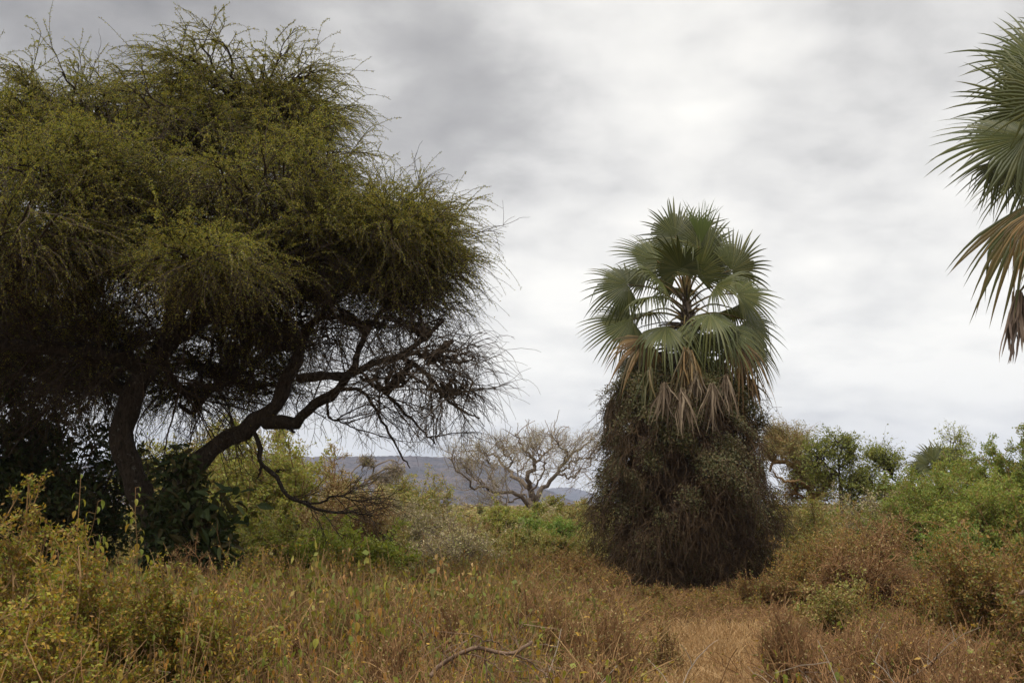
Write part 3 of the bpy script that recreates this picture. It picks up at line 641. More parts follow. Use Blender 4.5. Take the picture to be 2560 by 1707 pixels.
dd = [((1716, 872, 28.9), 1.75, (.1, 0, -.3), M_FROND_DRY, 28), ((1728, 880, 28.8), 1.2, (.2, 0, -.2), M_FROND_DRY, 22),
      ((1850, 905, 29.3), 1.35, (.45, 0, -.1), M_FROND_DRY, 28), ((1875, 950, 29.4), 1.0, (.35, 0, -.1), M_FROND_GREY, 22),
      ((1570, 930, 29.2), 1.3, (-.45, 0, -.1), M_FROND_TAN, 26), ((1555, 960, 29.4), 1.3, (-.35, 0, -.1), M_FROND_GREY, 24),
      ((1625, 920, 28.8), 1.3, (-.2, 0, -.3), M_FROND_TAN, 22), ((1660, 960, 28.2), 1.15, (-.1, 0, -.2), M_FROND_GREY, 22),
      ((1705, 975, 28.1), 1.25, (0, 0, -.2), M_FROND_GREY, 26), ((1780, 960, 28.3), 1.25, (.1, 0, -.2), M_FROND_GREY, 22),
      ((1815, 940, 28.6), 1.1, (.2, 0, -.2), M_FROND_GREY, 20), ((1530, 1000, 29.6), 1.1, (-.25, 0, 0), M_FROND_GREY, 20),
      ((1740, 930, 28.6), 1.0, (.0, 0, -.2), M_FROND_GREY, 20), ((1685, 915, 30.4), 1.2, (0, 0, .3), M_FROND_GREY, 20),
      ((1800, 900, 30.3), 1.2, (.3, 0, .3), M_FROND_GREY, 20), ((1640, 885, 30.3), 1.2, (-.3, 0, .3), M_FROND_DRY, 20)]
for i, (hp, L, o_, mt, n_) in enumerate(dd):
    hp = (hp[0], hp[1], hp[2] - (1.0 if hp[2] < 29.1 else 0)); dead(palm, PO, hp, L, o_, mt, 90 + i, 'orange brown withered fan' if mt is M_FROND_DRY else 'grey dead fan hanging down', rt(60 + 3 * i), n=int(n_ * 1.7), spread=.26, w=.021)
# dense stubs of old petioles below the crown
n = 90; k = rs.uniform(12, 18, n); kk = k.astype(int); S0 = tp[kk]
a = rs.rand(n) * 2 * pi; D0 = np.stack([np.cos(a), np.sin(a), .55 * rs.rand(n)], -1)
B = curves(S0, D0, .8 + .8 * rs.rand(n), 7, .7, .08, rs)
obj('old_petioles', Geo().add(*tubes(B - PO, np.linspace(.028, .014, 7)[None], 4)), M_TWIG_DARK, palm)

# --- vine mound round the palm stem
zs = np.array([-.1, .5, 1.06, 2.1, 3.15, 4.2, 5.1, 5.6, 6.0, 6.5])
rr_ = np.array([1.05, 1.40, 1.80, 2.15, 2.20, 2.02, 1.85, 1.62, 1.2, .5])
vine = thing('vine_thicket', 'dark tangled mound of creepers wrapped around the tall fan palm', 'creeper', (float(pb0[0]) + .02, PD, 0))
VO = np.array(vine.location)
def prof(z, a):
    return np.interp(z, zs, rr_) * (1 + .10 * np.sin(2 * a + 1.1 * z + .5) + .10 * np.sin(4 * a - 2.3 * z + 1) + .07 * np.sin(7 * a + 3.3 * z) + .05 * np.sin(11 * a - 4.7 * z + 2))
rs = np.random.RandomState(21)
nz_, na_ = 60, 90; ZZ, AA = np.meshgrid(np.linspace(-.1, 6.4, nz_), np.linspace(0, 2 * pi, na_, endpoint=False), indexing='ij')
RR = prof(ZZ, AA) * .70 + rs.normal(size=ZZ.shape) * .05
V = np.stack([np.cos(AA) * RR, np.sin(AA) * RR, ZZ], -1); I = np.arange(nz_ * na_).reshape(nz_, na_)
Q = np.stack([I[:-1], np.roll(I[:-1], -1, 1), np.roll(I[1:], -1, 1), I[1:]], -1).reshape(-1, 4)
M_DARK_CORE = bark_mat('dark_core_brown', (.035, .024, .016), (.07, .045, .03), 9, 1, 3)
obj('dark_core', Geo().add(V.reshape(-1, 3), Q), M_DARK_CORE, vine)  # added opaque core, coloured dark brown for the mound's shaded inside
n = 4600; z = rs.beta(1.2, 1.5, n) * 5.8 + .1; a = rs.rand(n) * 2 * pi; r = prof(z, a) * (.78 + .22 * rs.rand(n) ** .5)
S0 = np.stack([np.cos(a) * r, np.sin(a) * r, z], -1)
D0 = np.stack([np.cos(a) * .5, np.sin(a) * .5, .1 - .6 * rs.rand(n)], -1) + rs.normal(size=(n, 3)) * .7
B = curves(S0, D0, .25 + .7 * rs.rand(n) ** 2, 8, 1.5, .2, rs); Gv = Geo().add(*tubes(B, np.linspace(.0075, .004, 8)[None], 3))
S1, D1, _ = branch_from(B, 0, 3, .2, 1, .8, rs, 0); B2 = curves(S1, D1, .15 + .25 * rs.rand(len(S1)), 5, .8, .2, rs); Gv.add(*tubes(B2, np.linspace(.005, .003, 5)[None], 3))
n = 1500; z = .6 + rs.rand(n) * 4.2; a = rs.rand(n) * 2 * pi; r = prof(z, a) * .9
S0 = np.stack([np.cos(a) * r, np.sin(a) * r, z], -1); D0 = np.stack([np.cos(a), np.sin(a), .1 + 0 * a], -1) * .5 + rs.normal(size=(n, 3)) * .6
B = curves(S0, D0, .3 + .7 * rs.rand(n), 9, 1.8, .16, rs); Gv.add(*tubes(B, np.linspace(.007, .004, 9)[None], 3))
obj('vine_stems', Gv, bark_mat('vine_stem', (.030, .018, .009), (.080, .049, .025), 4, .2, 1), vine)
n = 190000; z = np.concatenate([2.2 + rs.beta(1.5, 1.3, int(n * .8)) * 4.1, rs.rand(n - int(n * .8)) * 6]); a = rs.rand(n) * 2 * pi
cl_ = np.sin(4 * a + 2 * z) + np.sin(7 * a - 3 * z + 2) + np.sin(11 * a + 5.1 * z); keep = rs.rand(n) < .30 + .36 * cl_
z, a = z[keep], a[keep]; n = len(z); r = prof(z, a) * (.88 + .16 * rs.rand(n)) + .08 * rs.normal(size=n)
C = np.stack([np.cos(a) * r, np.sin(a) * r, z], -1)
Nn = unit(np.stack([np.cos(a), np.sin(a), .8 + 0 * a], -1) + rdir(n, rs) * .9)
obj('foliage', Geo().add(*leaves(C, rdir(n, rs), Nn, .05 + .03 * rs.rand(n), .03 + .015 * rs.rand(n))),
    leaf_mat('vine_leaf', [(0.082, 0.079, 0.027), (0.058, 0.061, 0.021), (0.115, 0.102, 0.043), (0.106, 0.074, 0.030)], .2, .55, .25), vine)

# --- the palm cut by the right edge
RD = 16.0; rb = P(2700, 700, RD)
palm2 = thing('fan_palm', 'fan palm cut off by the right edge with an orange brown hanging leaf', 'palm', (float(rb[0]), RD, 0))
RO = np.array(palm2.location)
t2 = resample([(rb[0], RD, -.2), P(2705, 1000, RD), P(2700, 600, RD), P(2700, 420, RD)], 16, .01)
obj('trunk', Geo().add(*tubes((t2 - RO)[None], np.linspace(.24, .16, 16)[None], 12)), M_PALM_TRUNK, palm2, smooth=True)
def r2(dy): return P(2700, 480 + dy, RD)
f2 = [((2565, 345, 15.6), (-1, .05, -.1), (.1, .5, -1), 1.25, 'green', 0, dict(spread=95, fold=.3, bent=.15)),
      ((2600, 270, 15.8), (-.9, .45, .0), (0, .3, -1), 1.20, 'green', -20, dict(spread=100, fold=.2, bent=.15)),
      ((2610, 170, 16.0), (-.75, .6, .1), (0, .2, -1), 1.15, 'green', -60, dict(spread=110, fold=.2)),
      ((2640, 250, 15.2), (-.8, .3, -.4), (.1, .4, -1), 1.15, 'green', -30, dict(spread=110, bent=.3)),
      ((2508, 398, 15.9), (-.5, -.75, -.1), (-.2, .5, -1), .74, 'green', 10, dict(spread=62, fold=.3)),
      ((2590, 420, 16.4), (-.7, -.4, .2), (0, .6, -1), 1.0, 'green', 20, dict(spread=90, fold=.3, tip=.4)),
      ((2585, 500, 15.5), (-.36, -.93, -.1), (-.35, .5, -1), 1.50, 'tan', 20, dict(spread=46, fold=.2, tip=.3, bent=.2, joint=.58)),
      ((2630, 500, 15.1), (-.45, -.85, -.1), (-.2, .5, -1), 1.10, 'dry', 30, dict(spread=34, fold=.3, tip=.6, bent=.4)),
      ((2700, 120, 16.0), (0, 1, 0), (0, 0, -1), 1.2, 'green', -80, dict(spread=120)),
      ((2820, 300, 16.0), (.9, .3, 0), (0, .3, -1), 1.2, 'green', -20, dict(spread=110)),
      ((2820, 500, 16.0), (.9, -.5, 0), (0, .5, -1), 1.3, 'green', 20, dict(spread=100)),
      ((2700, 400, 17.2), (0, .3, 1), (0, 1, 0), 1.2, 'green', 0, dict(spread=110)),
      ((2700, 560, 14.8), (0, -.7, -.8), (0, .7, -.7), 1.2, 'green', 20, dict(spread=90, tip=.5))]
for i, (hp, ad, fc, R_, kd, rdy, kw) in enumerate(f2):
    kw = dict(kw); kw['nseg'] = max(24, int(kw.get('spread', 120) / 2.4))
    lb = {'dry': 'orange brown hanging fan leaf', 'tan': 'half dried olive and brown fan leaf'}.get(kd)
    fan(palm2, RO, r2(rdy), hp, ad, fc, R_, kd, lb, 130 + i, **kw)
dead(palm2, RO, (2545, 735, 15.8), 1.0, (-.42, 0, 0), leaf_mat('purplish_dead_leaf', [(.13, .095, .08), (.19, .14, .11), (.09, .07, .06)], .15, .7, .1), 177, 'dark withered fan hanging straight down', r2(120), n=30, spread=.12, w=.03)
dead(palm2, RO, (2640, 700, 15.6), 1.2, (0, 0, 0), M_FROND_GREY, 178, 'grey dead fan hanging down', r2(120), n=24, spread=.15)

# --- small palm far right
D3 = 52.0; b3 = P(2352, 1180, D3)
palm3 = thing('fan_palm', 'small distant fan palm poking above the green bushes at right', 'palm', (float(b3[0]), D3, 0)); O3 = np.array(palm3.location)
t3 = resample([(b3[0], D3, -.1), P(2352, 1300, D3), P(2352, 1170, D3)], 8)
obj('trunk', Geo().add(*tubes((t3 - O3)[None], np.full((1, 8), .2), 8)), M_PALM_TRUNK, palm3, smooth=True)
for i, (hp, ad, fc, R_) in enumerate([((2335, 1150), (-.5, .85, 0), (0, 0, -1), 1.0), ((2318, 1160), (-.95, .25, 0), (0, .3, -1), 1.0), ((2300, 1172), (-.8, -.5, 0), (-.2, .4, -1), .85),
                       ((2372, 1150), (.4, .9, 0), (0, 0, -1), 1.0), ((2388, 1160), (.95, .2, 0), (0, .3, -1), 1.0), ((2400, 1175), (.75, -.6, 0), (.2, .4, -1), .95), ((2352, 1145), (0, 1, .1), (0, 0, -1), .95),
                       ((2340, 1175), (-.2, -.6, -.8), (0, .8, -.6), .9), ((2368, 1180), (.3, -.7, -.6), (0, .8, -.6), .9),
                       ((2342, 1160), (-.5, .7, -.4), (0, .3, -1), .8), ((2362, 1162), (.5, .7, -.4), (0, .3, -1), .8), ((2352, 1158), (0, .8, .4), (0, 0, -1), .9), ((2328, 1170), (-.9, -.1, -.4), (0, .6, -1), .8), ((2376, 1172), (.9, -.1, -.4), (0, .6, -1), .8)]):
    fan(palm3, O3, P(2352, 1172, D3), (*hp, D3), ad, fc, R_ * 1.0, 'green', None, 230 + i, spread=100, nseg=26, fold=.35, tip=.2)

# ================================================================== BARE TREE IN THE DISTANCE
BD = 80.0
def c7(x, y, dd=0): return (850 + x * .2976, 1000 + y * .2976, BD + dd)
bb = P(1329, 1275, BD); bare_t = thing('bare_tree', 'leafless spreading tree with pale crooked limbs standing before the hill', 'tree', (float(bb[0]), BD, 0)); BO = np.array(bare_t.location)
bl = [([c7(1600, 1200), c7(1605, 1000), c7(1608, 880), c7(1605, 800), c7(1600, 720)], .62, .42),
      ([c7(1600, 730), c7(1580, 650, -1), c7(1640, 560, -1), c7(1640, 500, -2), c7(1560, 430, -2), c7(1500, 330, -2), c7(1480, 280, -2)], .34, .08),
      ([c7(1640, 520, -1), c7(1700, 470), c7(1760, 420), c7(1790, 340, 1), c7(1740, 270, 1)], .17, .06),
      ([c7(1630, 860), c7(1720, 720, 1), c7(1820, 620, 1), c7(1860, 550, 2), c7(1960, 450, 2), c7(2060, 380, 3), c7(2120, 310, 3)], .36, .07),
      ([c7(1850, 560, 2), c7(1905, 460, 1), c7(1830, 370), c7(1820, 290)], .16, .05),
      ([c7(1825, 620, 1), c7(1900, 640), c7(1955, 655, -1), c7(2010, 590, -1), c7(2110, 540, -1)], .15, .05),
      ([c7(1860, 600, 1), c7(1990, 500, 0), c7(2130, 490, -1)], .14, .05),
      ([c7(1600, 740), c7(1480, 660, 1), c7(1420, 590, 2), c7(1380, 560, 2), c7(1320, 490, 3), c7(1250, 450, 3), c7(1150, 440, 3), c7(1000, 430, 3)], .30, .06),
      ([c7(1400, 570, 2), c7(1450, 520, 2), c7(1370, 440, 2), c7(1400, 350, 2)], .14, .05),
      ([c7(1590, 890), c7(1540, 810, -1), c7(1430, 780, -2), c7(1300, 770, -3), c7(1210, 730, -4), c7(1120, 740, -4), c7(1060, 650, -5), c7(980, 580, -5), c7(910, 480, -5)], .30, .06),
      ([c7(1250, 745, -3), c7(1200, 690, -3), c7(1150, 690, -3), c7(1050, 590, -3), c7(1000, 520, -3)], .13, .05),
      ([c7(1330, 730, -2), c7(1260, 650, -2), c7(1290, 570, -1), c7(1230, 500, -1)], .12, .05),
      ([c7(1520, 810, -1), c7(1430, 850, -2), c7(1390, 880, -3), c7(1340, 850, -3), c7(1260, 895, -4)], .12, .05),
      ([c7(1595, 790), c7(1660, 700, -2), c7(1720, 560, -3), c7(1650, 440, -4), c7(1600, 380, -4)], .15, .05),
      ([c7(1605, 850), c7(1530, 760, 3), c7(1500, 600, 5), c7(1600, 480, 6), c7(1700, 350, 6)], .15, .05)]
ZTOP = P(1330, 1078, BD)[2]; Gt = Geo(); Gb = Geo(); ENDS = []; KIND_BEIGE = KIND['beige'][0]
for j, (pts, r0, r1) in enumerate(bl):
    rs = np.random.RandomState(900 + j); p = resample([P(*q) for q in pts], 22, .07, rs)
    Gt.add(*tubes((p - BO)[None], .52 * np.linspace(r0, r1, 22)[None], 8))
    if j == 0: continue
    S0, D0, _ = branch_from(p[None], 0, 11, .25, 1, 1.0, rs, .6)
    B1 = curves(S0, D0, 1.1 + 1.3 * rs.rand(len(S0)), 9, -.25, .26, rs); Gb.add(*tubes(B1 - BO, np.linspace(.034, .018, 9)[None], 4))
    B1 = B1[B1[:, :, 2].max(1) < ZTOP]
    S0, D0, _ = branch_from(B1, 0, 6, .25, 1, .8, rs, .25)
    B2 = curves(S0, D0, .5 + .7 * rs.rand(len(S0)), 7, -.2, .25, rs); Gb.add(*tubes(B2 - BO, np.linspace(.016, .009, 7)[None], 3))
    B2 = B2[B2[:, :, 2].max(1) < ZTOP]
    S0, D0, _ = branch_from(B2, 0, 5, .3, 1, .8, rs, .2)
    B3 = curves(S0, D0, .2 + .45 * rs.rand(len(S0)), 5, 0, .22, rs); Gb.add(*tubes(B3 - BO, np.linspace(.009, .005, 5)[None], 3)); ENDS.append(B3[:, -1])
ENDS = np.concatenate(ENDS); nl = 15000; rs = np.random.RandomState(5); Gf = Geo(); i = rs.randint(0, len(ENDS), nl); C = ENDS[i] + rs.normal(size=(nl, 3)) * .10
Gf.add(*leaves(C - BO, rdir(nl, rs), rdir(nl, rs), .07, .035)); obj('leaf_fuzz', Gf, KIND_BEIGE, bare_t)  # small tan leaves giving the crown a fine fuzz
obj('trunk', Gt, M_BAOBARK, bare_t, smooth=True); obj('twigs', Gb, M_TWIG_GREY, bare_t)

# ================================================================== OTHER TREES
def small_tree(name, label, d, limbs, pads, mleaf, mwood, leaf_l, leaf_w, dens=1.0, seed=0, cat='tree', thin=.006, nb=(8, 10), lk=1.3):
    rs = np.random.RandomState(seed)
    p0 = P(limbs[0][0][0][0], 1400, d); e = thing(name, label, cat, (float(p0[0]), d, 0)); off = np.array(e.location)
    Gt, Gb, Gf = Geo(), Geo(), Geo(); al = []
    for j, (pts, r0, r1) in enumerate(limbs):
        w = [P(q[0], q[1], d + (q[2] if len(q) > 2 else 0)) for q in pts]
        if j == 0: w = [np.array((w[0][0], w[0][1], -.1))] + w
        p = resample(w, 18, .02, rs); Gt.add(*tubes((p - off)[None], np.linspace(r0, r1, 18)[None], 7)); al.append(p)
    al = np.concatenate(al)
    for (px, py, rxp, ryp, do) in pads:
        c = P(px, py, d + do); rx = rxp / FPX * d; rz = ryp / FPX * d; anc = c - np.array((0, 0, .6 * rz))
        near = al[np.argmin(np.linalg.norm(al - anc, axis=1))]; n1 = int(nb[0] + nb[1] * rx); l1 = min(1.1, rx * lk)
        dv = rdir(n1, rs); dv *= (rs.rand(n1, 1) ** .5) * .8
        tg = c + dv * np.array((rx, rx, rz)); s_ = np.linspace(0, 1, 8)[None, :, None]; st = np.repeat(near[None], n1, 0); mp_ = (st + tg) / 2 + rs.normal(size=tg.shape) * .12
        B0 = st[:, None] * (1 - s_) ** 2 + 2 * mp_[:, None] * s_ * (1 - s_) + tg[:, None] * s_ ** 2
        Gb.add(*tubes(B0 - off, np.linspace(.03, .012, 8)[None], 4))
        S0, D0, _ = branch_from(B0, 0, 6, .4, 1, .9, rs, .2); B1 = curves(S0, D0, l1 * (.3 + .4 * rs.rand(len(S0))), 6, .3, .16, rs); Gb.add(*tubes(B1 - off, np.linspace(.010, thin, 6)[None], 3))
        S0, D0, _ = branch_from(B1, 0, 5, .2, 1, .8, rs, .1); B2 = curves(S0, D0, l1 * (.15 + .35 * rs.rand(len(S0))), 5, .4, .16, rs); Gb.add(*tubes(B2 - off, np.linspace(thin, thin * .6, 5)[None], 3))
        nl = int(len(B2) * 9 * dens); i = rs.randint(0, len(B2), nl); k = rs.randint(0, 4, nl); f = rs.rand(nl, 1)
        C = B2[i, k] * (1 - f) + B2[i, k + 1] * f + rs.normal(size=(nl, 3)) * leaf_l * .6
        Gf.add(*leaves(C - off, rdir(nl, rs), unit(rdir(nl, rs) + np.array((0, 0, .8))), leaf_l * (.6 + .8 * rs.rand(nl)), leaf_w * (.6 + .8 * rs.rand(nl))))
    obj('trunk', Gt, mwood, e, smooth=True); obj('branches', Gb, mwood, e); obj('foliage', Gf, mleaf, e)
    return e
def c8(x, y, dd=0): return (1850 + x * .3188, 1000 + y * .3188, dd)
M_THORN = leaf_mat('thorn_tree_leaf', [(0.230, 0.216, 0.081), (0.176, 0.162, 0.061), (0.270, 0.203, 0.095)], .35)
small_tree('umbrella_thorn', 'flat topped thorn tree with drooping branches just right of the fan palm', 38,
    [([c8(600, 880), c8(560, 700), c8(500, 590), c8(430, 530), c8(370, 485), c8(300, 480), c8(255, 500), c8(235, 560)], .16, .04),
     ([c8(560, 700), c8(470, 640, -1), c8(380, 640, -1), c8(300, 600, -1), c8(250, 560, -1)], .07, .02),
     ([c8(590, 820), c8(500, 760), c8(420, 700), c8(350, 690)], .06, .02),
     ([c8(480, 570), c8(430, 430), c8(380, 350), c8(330, 320)], .08, .03), ([c8(600, 780), c8(660, 700), c8(730, 640)], .06, .02),
     ([c8(390, 500), c8(300, 400), c8(230, 350)], .05, .02)],
    [(*c8(380, 290)[:2], 85, 24, 0), (*c8(430, 350)[:2], 60, 26, .4), (*c8(540, 560)[:2], 50, 34, .3), (*c8(430, 400)[:2], 48, 25, -.5), (*c8(230, 400)[:2], 40, 30, 0), (*c8(250, 270)[:2], 35, 14, .6), (*c8(480, 330)[:2], 32, 16, .6),
     (*c8(450, 620)[:2], 40, 30, 0), (*c8(560, 640)[:2], 40, 35, 0), (*c8(660, 640)[:2], 36, 25, 0), (*c8(500, 480)[:2], 45, 22, .5), (*c8(380, 760)[:2], 45, 25, .5),
     (*c8(620, 760)[:2], 55, 25, .5)],
    M_THORN, M_TWIG_BROWN, .055, .028, .8, 41, nb=(6, 8), thin=.004)
M_LOOSE = KIND['sparse'][0]
small_tree('slender_tree', 'slender open crowned green tree between the thorn tree and the gap of sky', 36,
    [([c8(790, 800), c8(790, 640), c8(775, 580), c8(710, 530), c8(650, 480), c8(610, 450)], .07, .02), ([c8(775, 580), c8(775, 470), c8(790, 380), c8(760, 320)], .035, .012),
     ([c8(790, 640), c8(850, 640), c8(900, 600)], .03, .012), ([c8(780, 470), c8(830, 420), c8(855, 340)], .02, .01), ([c8(800, 720), c8(880, 730), c8(950, 770)], .03, .012)],
    [(*c8(600, 440)[:2], 20, 12, 0), (*c8(660, 420)[:2], 16, 8, 0), (*c8(750, 330)[:2], 16, 8, 0), (*c8(850, 330)[:2], 9, 9, 0), (*c8(790, 430)[:2], 18, 9, 0), (*c8(860, 420)[:2], 9, 7, 0),
     (*c8(590, 510)[:2], 18, 12, 0), (*c8(900, 620)[:2], 14, 10, 0), (*c8(860, 690)[:2], 18, 8, 0), (*c8(700, 600)[:2], 20, 8, 0), (*c8(950, 680)[:2], 12, 8, 0), (*c8(800, 520)[:2], 12, 7, 0)],
    M_LOOSE, M_TWIG_DARK, .085, .045, .5, 42, nb=(4, 3), lk=5.0, thin=.003)
small_tree('slender_tree', 'low forked green tree with a curved bough left of the small distant palm', 37,
    [([c8(1215, 800), c8(1205, 740), c8(1195, 715), c8(1150, 700), c8(1080, 738), c8(1050, 700), c8(1035, 650)], .07, .02), ([c8(1195, 715), c8(1240, 690), c8(1230, 640), c8(1150, 590), c8(1120, 540), c8(1080, 480)], .035, .012),
     ([c8(1140, 690), c8(1140, 620), c8(1130, 560)], .02, .01), ([c8(1060, 740), c8(980, 740)], .02, .008)],
    [(*c8(1080, 460)[:2], 26, 12, 0), (*c8(1130, 510)[:2], 24, 9, 0), (*c8(1010, 620)[:2], 18, 10, 0), (*c8(960, 580)[:2], 10, 8, 0), (*c8(1200, 530)[:2], 18, 9, 0), (*c8(1040, 430)[:2], 12, 5, 0),
     (*c8(1030, 740)[:2], 14, 4, 0)],
    M_LOOSE, M_TWIG_DARK, .085, .045, .5, 43, nb=(4, 3), lk=5.0, thin=.003)
small_tree('slender_tree', 'thin leafy branch tip rising above the small distant palm', 48,
    [([c8(1790, 800), c8(1740, 480), c8(1730, 400), c8(1690, 330)], .05, .015), ([c8(1740, 420), c8(1750, 360), c8(1720, 310)], .02, .01)],
    [(*c8(1680, 300)[:2], 16, 5, 0), (*c8(1735, 325)[:2], 10, 5, 0), (*c8(1730, 400)[:2], 9, 5, 0)], M_LOOSE, M_TWIG_DARK, .085, .045, .45, 44, nb=(3, 3), lk=5.0, thin=.003)
# grey bare branches left of the hill
small_tree('dead_tree', 'grey leafless thorny tree with twisting branches left of the hill', 44,
    [([(905, 1320), (900, 1240), (925, 1195), (955, 1175), (985, 1168), (1010, 1180)], .07, .02), ([(925, 1195), (940, 1165), (975, 1150), (1000, 1160), (1012, 1150)], .035, .012),
     ([(900, 1230), (880, 1190), (900, 1160), (940, 1150)], .035, .012), ([(915, 1210), (960, 1205), (1000, 1210), (1020, 1195)], .03, .01), ([(905, 1180), (915, 1150), (930, 1140)], .02, .01)],
    [(920, 1155, 24, 12, 0), (985, 1175, 26, 12, 0), (950, 1200, 26, 12, 0)], M_THORN, M_TWIG_GREY, .05, .03, .12, 45, thin=.008)

# ================================================================== BUSHES
# behind the acacia
shrub(730, 1070, 350, 34, 'yellowgreen', 'leafy_bush', 'tall pale yellow green bush behind the acacia\'s low hanging branch', leaf_n=60000, n_stem=60)
shrub(610, 1020, 360, 38, 'olive', 'leafy_bush', 'tall olive bush glimpsed between the acacia trunk and its leaning limb', leaf_n=46000, n_stem=50)
shrub(450, 1090, 300, 40, 'yellowgreen', 'leafy_bush', 'hazy olive green bush right behind the acacia trunk')
shrub(845, 1105, 190, 31, 'brown', 'thorn_bush', 'russet brown twiggy bush between the yellow green bush and the hill', leaf_n=36000, n_stem=70)
shrub(890, 1215, 200, 28, 'brown', 'thorn_bush', 'low russet bush under the tip of the hanging branch', leaf_n=14000)
shrub(830, 1305, 330, 26, 'bright', 'leafy_bush', 'bright green low bush below the hanging branch', leaf_n=30000)
shrub(620, 1300, 300, 25, 'yellowgreen', 'leafy_bush', 'yellow green low bush right of the acacia\'s foot', leaf_n=30000)
shrub(1020, 1186, 210, 52, 'olive', 'thorn_bush', 'rounded olive thorn bush in front of the hill', leaf_n=34000, lean_up=.6)
shrub(930, 1215, 190, 50, 'olive', 'thorn_bush', 'small olive bush beneath the grey dead tree', leaf_n=16000)
shrub(1005, 1250, 250, 40, 'beige', 'thorn_bush', 'pale beige twiggy bush in front of the olive thorn bush', leaf_n=26000, n_stem=50)
shrub(1130, 1300, 280, 42, 'brown', 'thorn_bush', 'dull brown twiggy bush below the left half of the hill', leaf_n=12000)
shrub(1235, 1274, 190, 58, 'yellowgreen', 'leafy_bush', 'yellow green bush left of the bare tree\'s foot')
shrub(1340, 1256, 130, 62, 'yellowgreen', 'leafy_bush', 'bright yellow green bush at the foot of the bare tree')
shrub(1395, 1272, 210, 52, 'beige', 'thorn_bush', 'pale tan bush right of the bare tree\'s foot', leaf_n=24000)
shrub(1470, 1262, 150, 50, 'olive', 'thorn_bush', 'small olive bush touching the left side of the creeper mound')
shrub(1345, 1300, 170, 38, 'feather', 'leafy_bush', 'fresh green feathery bush in the middle distance', leaf_n=34000)
shrub(1250, 1330, 340, 34, 'olive', 'leafy_bush', 'broad olive mound left of the feathery green bush', leaf_n=34000)
shrub(1420, 1345, 150, 32, 'olive', 'leafy_bush', 'olive bush between the feathery bush and the creeper mound')
shrub(1090, 1345, 170, 34, 'brown', 'thorn_bush', 'small brown thorny bush left of the broad olive mound', leaf_n=9000)
shrub(985, 1345, 170, 27, 'darkleaf', 'leafy_bush', 'dark green leafy bush right of the bright green bush', leaf_n=3500, leaf_l=.14, leaf_w=.06)
shrub(900, 1290, 240, 36, 'olive', 'thorn_bush', 'olive bush between the russet thorn bushes and the beige one', leaf_n=26000)
shrub(1180, 1325, 260, 30, 'beige', 'thorn_bush', 'grey beige twiggy bush below the middle of the hill', leaf_n=16000, n_stem=60)
shrub(1060, 1315, 220, 45, 'olive', 'thorn_bush', 'dull olive bush behind the small brown thorny one', leaf_n=22000)
shrub(1430, 1300, 200, 40, 'olive', 'leafy_bush', 'olive bush right behind the feathery green bush', leaf_n=24000)
# under the acacia
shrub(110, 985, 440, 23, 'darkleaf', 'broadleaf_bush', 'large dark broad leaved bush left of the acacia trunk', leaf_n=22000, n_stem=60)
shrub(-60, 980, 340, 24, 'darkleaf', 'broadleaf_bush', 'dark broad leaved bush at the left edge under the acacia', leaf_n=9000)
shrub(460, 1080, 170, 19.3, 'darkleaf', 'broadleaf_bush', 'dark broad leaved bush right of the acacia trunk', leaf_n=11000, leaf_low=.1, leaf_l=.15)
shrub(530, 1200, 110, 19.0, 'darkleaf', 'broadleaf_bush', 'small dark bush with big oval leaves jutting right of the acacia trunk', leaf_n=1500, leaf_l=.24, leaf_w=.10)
shrub(480, 1330, 190, 18.2, 'brown', 'thorn_bush', 'grey brown twiggy bush at the acacia\'s foot', leaf_n=3000, twig_r=.005)
# right side
shrub(1945, 1225, 220, 33, 'olive', 'thorn_bush', 'olive bush against the right side of the creeper mound', leaf_n=16000)
shrub(2060, 1255, 290, 31, 'olive', 'thorn_bush', 'olive brown bush in front of the slender tree', leaf_n=26000)
shrub(2150, 1240, 260, 33, 'beige', 'thorn_bush', 'tawny twiggy bush between the slender trees', leaf_n=14000)
shrub(2195, 1290, 270, 26, 'brown', 'thorn_bush', 'dusty brown twiggy bush in front of the big green bushes', leaf_n=9000, n_stem=56, lean_up=.1, droop=.5)
shrub(2130, 1345, 240, 24, 'brown', 'thorn_bush', 'dark brown thorny bush below the dusty brown one', leaf_n=3000, n_stem=50)
shrub(2030, 1325, 300, 26, 'ochre', 'thorn_bush', 'greenish ochre bush right of the creeper mound', leaf_n=26000)
shrub(2270, 1195, 260, 36, 'green', 'green_tree', 'rounded green tree under the small distant palm', 'tree', leaf_n=61200)
shrub(2455, 1120, 280, 38, 'green', 'green_tree', 'green tree right of the small distant palm', 'tree', leaf_n=91800)
shrub(2535, 1102, 220, 34, 'green', 'green_tree', 'tall green tree at the right edge', 'tree', leaf_n=91800, leaf_low=.3)
shrub(2310, 1217, 330, 31, 'green', 'green_tree', 'wide green tree hanging over the dusty brown bush', 'tree', leaf_n=68000)
shrub(2480, 1207, 320, 29, 'green', 'green_tree', 'dense green tree in front of the others at right', 'tree', leaf_n=68000)
shrub(2360, 1345, 230, 26, 'feather', 'leafy_bush', 'low deep green bush under the wide green tree', leaf_n=30000)
shrub(2510, 1330, 400, 15.5, 'ochre', 'tall_weed_bush', 'tall ochre and green bush filling the right edge', leaf_n=34000, n_stem=90)
shrub(2590, 1420, 330, 11.5, 'ochre', 'tall_weed_bush', 'nearest brown leafed bush at the right edge', leaf_n=20000, n_stem=90)
shrub(2400, 1440, 200, 19, 'ochre', 'tall_weed_bush', 'russet bush left of the tall ochre one', leaf_n=20000, n_stem=80)
shrub(2065, 1450, 190, 20, 'olive', 'leafy_bush', 'small fresh green bush right of the creeper mound\'s foot', leaf_l=.055, leaf_w=.03, leaf_n=5000, n_stem=30, twig_r=.004, leaf_low=.5)
